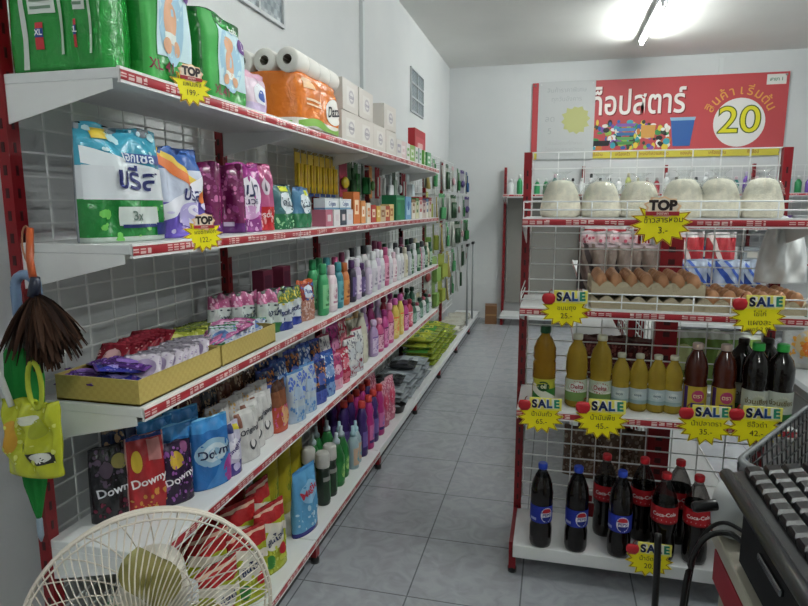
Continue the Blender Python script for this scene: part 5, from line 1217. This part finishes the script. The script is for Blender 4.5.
# ------------------------------------------------------------------ pedestal fan
def fan(name, loc, face, pole_h, label, wire, blade, rg=.196, nsp=92):
    t = empty(name, (loc[0], loc[1], 0)); tag(t, label, 'fan'); t.rotation_euler = (0, 0, face); hz = loc[2]
    def ring(r, y, rad, mb, n=72, col=None): mb.tube([(r * math.cos(2 * PI * k / n), y, hz + r * math.sin(2 * PI * k / n)) for k in range(n)], rad, col or wire, 'painted_metal', 6, True)
    def guard(sgn, dep, ns):
        g = MB(); ring(rg, sgn * .004, .0030, g); ring(rg * .975, sgn * .022, .0016, g); ring(rg * .33, sgn * dep * .97, .0016, g)
        for k in range(ns):
            a = 2 * PI * k / ns; pts = []
            for q in range(7):
                u = q / 6; r = .052 + (rg - .052) * u; y = sgn * (.008 + (dep - .008) * (1 - u ** 2.4)); aa = a + (.30 * (1 - u) if sgn < 0 else -.1 * (1 - u))
                pts.append((r * math.cos(aa), y, hz + r * math.sin(aa)))
            g.tube(pts, .0012, wire, 'painted_metal', 4)
        return g
    guard(-1, .075, nsp).build('front_guard', t)
    guard(1, .06, 24).build('rear_guard', t)
    h = MB(); h.lathe([(.052, -.004), (.055, 0), (.052, .006), (.02, .009), (.001, .009)], 'a9a49a', 'plastic_print', 28, M=Matrix.Rotation(PI / 2, 3, 'X'), off=(0, -.076, hz)); h.build('guard_badge', t)
    for k in range(3):
        bl = MB(); a0 = PI / 2 + 2 * PI * k / 3
        def fn(u, v, a0=a0):
            r = .03 + (rg * .68 - .03) * v; sp = (.32 + .48 * math.sin(PI * min(1, v * .9 + .12))) * (1 if v < .85 else 1 - .5 * ((v - .85) / .15) ** 2)
            a = a0 + (u - .5) * 2 * sp * .75; return (r * math.cos(a), -.012 + (u - .5) * .045, hz + r * math.sin(a))
        bl.grid(fn, 10, 12, lambda u, v: blade, 'tinted'); bl.build('blade', t)
    hb = MB(); hb.lathe([(.03, -.02), (.034, 0), (.03, .02), (.012, .028), (.001, .029)], '55534c', 'plastic_print', 20, M=Matrix.Rotation(PI / 2, 3, 'X'), off=(0, -.012, hz)); hb.build('hub', t)
    mo = MB(); mo.lathe([(.001, -.19), (.03, -.185), (.055, -.15), (.062, -.08), (.05, -.05)], 'c9c4b8', 'plastic_print', 24, M=Matrix.Rotation(PI / 2, 3, 'X'), off=(0, 0, hz)); mo.build('motor_housing', t)
    po = MB(); po.tube([(0, .11, hz - .05), (0, .11, .04)], .013, 'b8b4aa', 'painted_metal', 12); po.lathe([(.024, hz * .45), (.026, hz * .47), (.026, hz * .53), (.02, hz * .55)], 'b0aca0', 'plastic_print', 16, off=(0, .11, 0)); po.build('pole', t)
    nk = MB(); nk.rbox((0, .11, hz - .06), (.05, .06, .06), 'c0bcb0', 'plastic_print', .012); nk.build('neck', t)
    ba = MB(); ba.lathe([(.17, 0), (.175, .012), (.16, .03), (.05, .045), (.02, .06)], 'b8b4aa', 'plastic_print', 36, off=(0, .11, 0)); ba.build('base', t)
    return t
fan('pedestal_fan', (-.632, .79, .70), .62, .7, 'cream pedestal fan with round wire guard standing before the first shelf bay', 'd8cfc2', 'bdb565')
# ------------------------------------------------------------------ checkout counter and register
t = empty('checkout_counter', (.337, .2, 0)); tag(t, 'checkout counter with cream top and red front under the cash register', 'counter')
c = MB(); c.rbox((.31, .44, .735), (.62, 1.22, .03), 'b9b5a6', 'paper_print', .004); c.build('counter_top', t)
c = MB(); c.box((.305, .44, .36), (.58, 1.16, .72), 'b4b0a0', 'paper_print'); c.build('carcass', t)
c = MB(); c.box((.006, .44, .685), (.012, 1.16, .065), 'a01c2c', 'paper_print'); c.build('red_panel', t)
RX0, RY0, RY1 = .355, .36, 1.12
t = empty('cash_register', (RX0, (RY0 + RY1) / 2, .751)); tag(t, 'black cash register with rows of glossy keys on the checkout counter', 'cash register')
L_ = RY1 - RY0
c = MB(); c.rbox((.21, 0, .07), (.42, L_, .132), '17181a', 'matte_print', .006); c.rbox((.2, 0, .004), (.36, L_ - .06, .008), '101012', 'matte_print', .003)
c.build('drawer_case', t)
c = MB(); c.rbox((-.004, 0, .062), (.012, L_ - .03, .10), '1c1d20', 'matte_print', .004); c.build('drawer_front', t)
c = MB(); c.rbox((-.013, L_ / 2 - .17, .085), (.008, .10, .012), '8a8e92', 'chrome', .003); c.build('drawer_latch', t)
TL = math.radians(11); M_ = Matrix.Rotation(-TL, 3, 'Y')
kb = empty('keyboard_deck'); kb.parent = t; kb.location = (-.03, 0, .165); kb.rotation_euler = (0, -TL, 0)
bpy.data.objects.remove(kb)
def kt(p): return M_ @ Vector(p) + Vector((-.03, 0, .158))
c = MB()
vs = [kt((x, y, z)) for x, y, z in ((0, -.40, -.03), (.46, -.40, -.03), (.46, .41, -.03), (0, .41, -.03), (0, -.40, 0), (.46, -.40, 0), (.46, .41, 0), (0, .41, 0))]
c.add(vs, [(0, 3, 2, 1), (4, 5, 6, 7), (0, 1, 5, 4), (1, 2, 6, 5), (2, 3, 7, 6), (3, 0, 4, 7)], '1b1c1e', 'plastic_print')
c.tube([kt((.0, -.40, -.004)), kt((.0, .41, -.004))], .012, '26282a', 'plastic_print', 12)
kd = c.build('keyboard_deck', t)
for i in range(7):
    for j in range(14):
        key = ('key',)
        def kf():
            q = MB(); a, h_ = .0135, .014
            rg_ = [(a, 0), (a * .98, h_ * .6), (a * .74, h_)]
            vs = [(sx * r, sy * r * 1.12, z) for r, z in rg_ for sx, sy in ((-1, -1), (1, -1), (1, 1), (-1, 1))]
            fs = [(4 * l + k, 4 * l + (k + 1) % 4, 4 * l + 4 + (k + 1) % 4, 4 * l + 4 + k) for l in range(2) for k in range(4)] + [(8, 9, 10, 11), (3, 2, 1, 0)]
            q.add(vs, fs, '131416', 'plastic_print'); return q.build('key')
        o = make('key', kf); o.parent = kd
        p = kt((.042 + .0305 * i, .385 - .0345 * j, .0005)); o.location = p; o.rotation_euler = (0, -TL, 0)
# scanner
t = empty('barcode_scanner', (.368, 1.205, .751)); tag(t, 'white handheld barcode scanner with black nose, lying behind the cash register', 'scanner')
c = MB(); c.lathe([(.026, -.05), (.040, -.044), (.045, -.01), (.044, .025), (.036, .048), (.02, .056)], 'c3c6c6', 'plastic_print', 24, (.85, .95), M=Matrix.Rotation(.25, 3, 'X'), off=(-.005, .015, .056)); c.build('head', t)
c = MB(); c.lathe([(.008, -.025), (.011, -.018), (.011, .02), (.009, .025)], '1c1c1e', 'plastic_print', 14, M=Matrix.Rotation(PI / 2 - .25, 3, 'Y'), off=(-.058, .0, .062)); c.build('nose', t)
c = MB(); c.rbox((.03, -.0, .022), (.05, .05, .04), '26272a', 'plastic_print', .01); c.build('trigger_base', t)
def cable(name, pts, r, label):
    cu = [Vector(p) for p in pts]; o = []
    for i in range(len(cu) - 1):
        p0 = cu[max(0, i - 1)]; p1 = cu[i]; p2 = cu[i + 1]; p3 = cu[min(len(cu) - 1, i + 2)]
        for k in range(8):
            s_ = k / 8; o.append(.5 * ((2 * p1) + (p2 - p0) * s_ + (2 * p0 - 5 * p1 + 4 * p2 - p3) * s_ ** 2 + (3 * p1 - p0 - 3 * p2 + p3) * s_ ** 3))
    o.append(cu[-1]); mb = MB(); mb.tube(o, r, '141416', 'plastic_print', 8); ob = mb.build(name); tag(ob, label, 'cable'); return ob
cable('cable', [(.37, 1.13, .775), (.34, 1.15, .79), (.30, 1.15, .775), (.275, 1.14, .72), (.262, 1.12, .62), (.255, 1.1, .4), (.25, 1.1, .05), (.25, 1.12, .006), (.25, 1.3, .006)], .0055, 'thick black cable arching off the counter edge down to the floor')
cable('cable', [(.38, 1.10, .80), (.335, 1.17, .80), (.30, 1.19, .74), (.285, 1.19, .6), (.28, 1.2, .3), (.28, 1.2, .05), (.28, 1.22, .005), (.28, 1.36, .005)], .004, 'thin black cable looping beside the counter front')
cable('cable', [(.225, 1.19, .94 - .19), (.228, 1.19, .6), (.225, 1.2, .3), (.225, 1.2, .05), (.225, 1.22, .007), (.225, 1.38, .007)], .007, 'straight black cord hanging before the cola deck')
# ------------------------------------------------------------------ shopping basket with grey rim on a stool
d_ = Vector((.33, .50)).normalized(); ang = math.atan2(d_[1], d_[0])
BZ = .565
t = empty('stool', (.731, 1.65, 0), ang); tag(t, 'plain grey stool under the black mesh shopping basket', 'stool')
c = MB(); c.rbox((0, 0, BZ - .015), (.44, .24, .03), '8a8c8c', 'plastic_print', .02); c.build('seat', t)
for sx in (-1, 1):
    for sy in (-1, 1):
        c = MB(); c.tube([(sx * .18, sy * .09, BZ - .03), (sx * .2, sy * .11, 0)], .014, '7c7e7e', 'plastic_print', 8); c.build('leg', t)
t = empty('shopping_basket', (.731, 1.65, BZ), ang); tag(t, 'black mesh shopping basket with broad grey rim behind the cash register', 'basket')
L2, W2, HB = .62, .30, .235
c = MB()
rim = []
for qx, qy, st in ((1, 1, 0), (-1, 1, 1), (-1, -1, 2), (1, -1, 3)):
    for k in range(6):
        a = (st + k / 5) * PI / 2; rim.append((qx * (L2 / 2 - .05) + .05 * math.cos(a), qy * (W2 / 2 - .05) + .05 * math.sin(a), HB))
n = len(rim)
vs = [(x * s_, y * s_, z + dz) for (s_, dz) in ((1.04, -.026), (1.04, .002), (1.0, .006), (.97, .002), (.97, -.004)) for x, y, z in rim]
c.add(vs, [(j * n + k, j * n + (k + 1) % n, (j + 1) * n + (k + 1) % n, (j + 1) * n + k) for j in range(4) for k in range(n)], '66696c', 'plastic_print', True)
c.build('rim', t)
c = MB()
def wall_(P0, P1, nn):
    for k in range(nn + 1):
        s_ = k / nn; x, y = P0[0] + (P1[0] - P0[0]) * s_, P0[1] + (P1[1] - P0[1]) * s_
        c.tube([(x * .82, y * .82, .004), (x * .98, y * .98, HB)], .0024, '1b1c1e', 'plastic_print', 5)
    for k in range(1, 7):
        f_ = .82 + .16 * k / 7; z = .004 + (HB - .004) * k / 7
        c.tube([(P0[0] * f_, P0[1] * f_, z), (P1[0] * f_, P1[1] * f_, z)], .0024, '1b1c1e', 'plastic_print', 5)
a_, b_ = L2 / 2, W2 / 2
for P0, P1, nn in (((-a_, -b_), (a_, -b_), 15), ((a_, -b_), (a_, b_), 8), ((a_, b_), (-a_, b_), 15), ((-a_, b_), (-a_, -b_), 8)): wall_(P0, P1, nn)
c.build('mesh_wall', t)
c = MB(); c.box((0, 0, .003), (L2 * .82, W2 * .82, .005), '1b1c1e', 'plastic_print'); c.build('basket_floor', t)
# white carrier bag hanging by the end display
t = empty('carrier_bag', (.795, 2.395, 1.122)); tag(t, 'white plastic carrier bag hanging on the wire back above the eggs', 'bag')
c = pouch_mb(.17, .205, .07, 'e2e4e4', [], (), 2.4, .99, 2.2, .4, .009, 26, 26, 8, mat='plastic_print', top=.16); c.build('bag_body', t)
c = MB(); c.tube([(-.02, 0, .195), (-.012, .03, .23), (.0, .062, .235), (.012, .03, .23), (.02, 0, .195)], .006, 'd9dcdd', 'plastic_print', 8); c.build('handle', t)
# freezer chest with grey rail right of the end display, food bags on it
t = empty('chest_counter', (1.305, 2.42, 0)); tag(t, 'white chest with pale grey rail beside the end display', 'chest')
c = MB(); c.rbox((0, 0, .37), (.80, .76, .68), 'c9cccc', 'painted_metal', .02); c.build('body', t)
c = MB(); c.rbox((0, 0, .735), (.84, .80, .05), 'a8acae', 'plastic_print', .02); c.build('rail', t)
c = MB()
for sx in (-1, 1):
    for sy in (-1, 1): c.lathe([(.03, 0), (.03, .03)], '202022', 'plastic_print', 12, off=(sx * .34, sy * .32, 0))
c.build('foot', t)
FB = [('band', .72, 1, '2f6a44'), ('ell', .1, .45, .7, .24, 'c9b48a'), ('ell', .1, .36, .5, .14, 'd0702a'), ('speck', .2, .55, .7, 'd89a3a'), ('band', 0, .1, 'b8b8b0')]
for i, x in enumerate((.99, 1.16, 1.33, 1.5)):
    stock('fb', snack('b9bdbc', FB, .19, .24, .06, 14), 'frozen food bag with orange food picture and green top', 'food bag', 'white chest', '', x, (x, 2.60 + .02 * i, .7608), -.2)
# white ribbed cup stacks on the base shelf behind the fan
def cups():
    mb = MB(); p = []
    for k in range(14): p += [(.034, .018 * k), (.038, .018 * k + .013), (.040, .018 * k + .0135), (.040, .018 * k + .0175)]
    mb.lathe(p, 'c9cdd0', 'plastic_print', 20, smooth=False); return mb.build('cup_stack')
for i, (y, x) in enumerate(((1.20, -.95), (1.30, -.94))): left('cups', cups, 'tall stack of white ribbed cups', 'cups', B0, FR, x, Y=y)
def misc(): return softp('3f8a5a', [('speck', .05, .9, .4, 'c8d0c8'), ('band', .9, 1, 'd0d8d0')], None, '', .14, .2, .06, seed=51)
for i, (y, x) in enumerate(((1.20, -1.05), (1.32, -1.05), (1.22, -1.13), (1.34, -1.14))): left('grw', misc(), 'green and white flecked refill pouch', 'refill pouch', B0, BK, x, Y=y, rz=-.5)
# ------------------------------------------------------------------ light, sky, exposure
w = bpy.data.worlds.new('world'); S.world = w; w.use_nodes = True
w.node_tree.nodes['Background'].inputs[0].default_value = (.75, .85, 1, 1); w.node_tree.nodes['Background'].inputs[1].default_value = .3
finish_labels()
S.view_settings.view_transform = 'Standard'; S.view_settings.look = 'None'; S.view_settings.gamma = 1.0
S.view_settings.use_curve_mapping = False
S.view_settings.exposure = 1.68
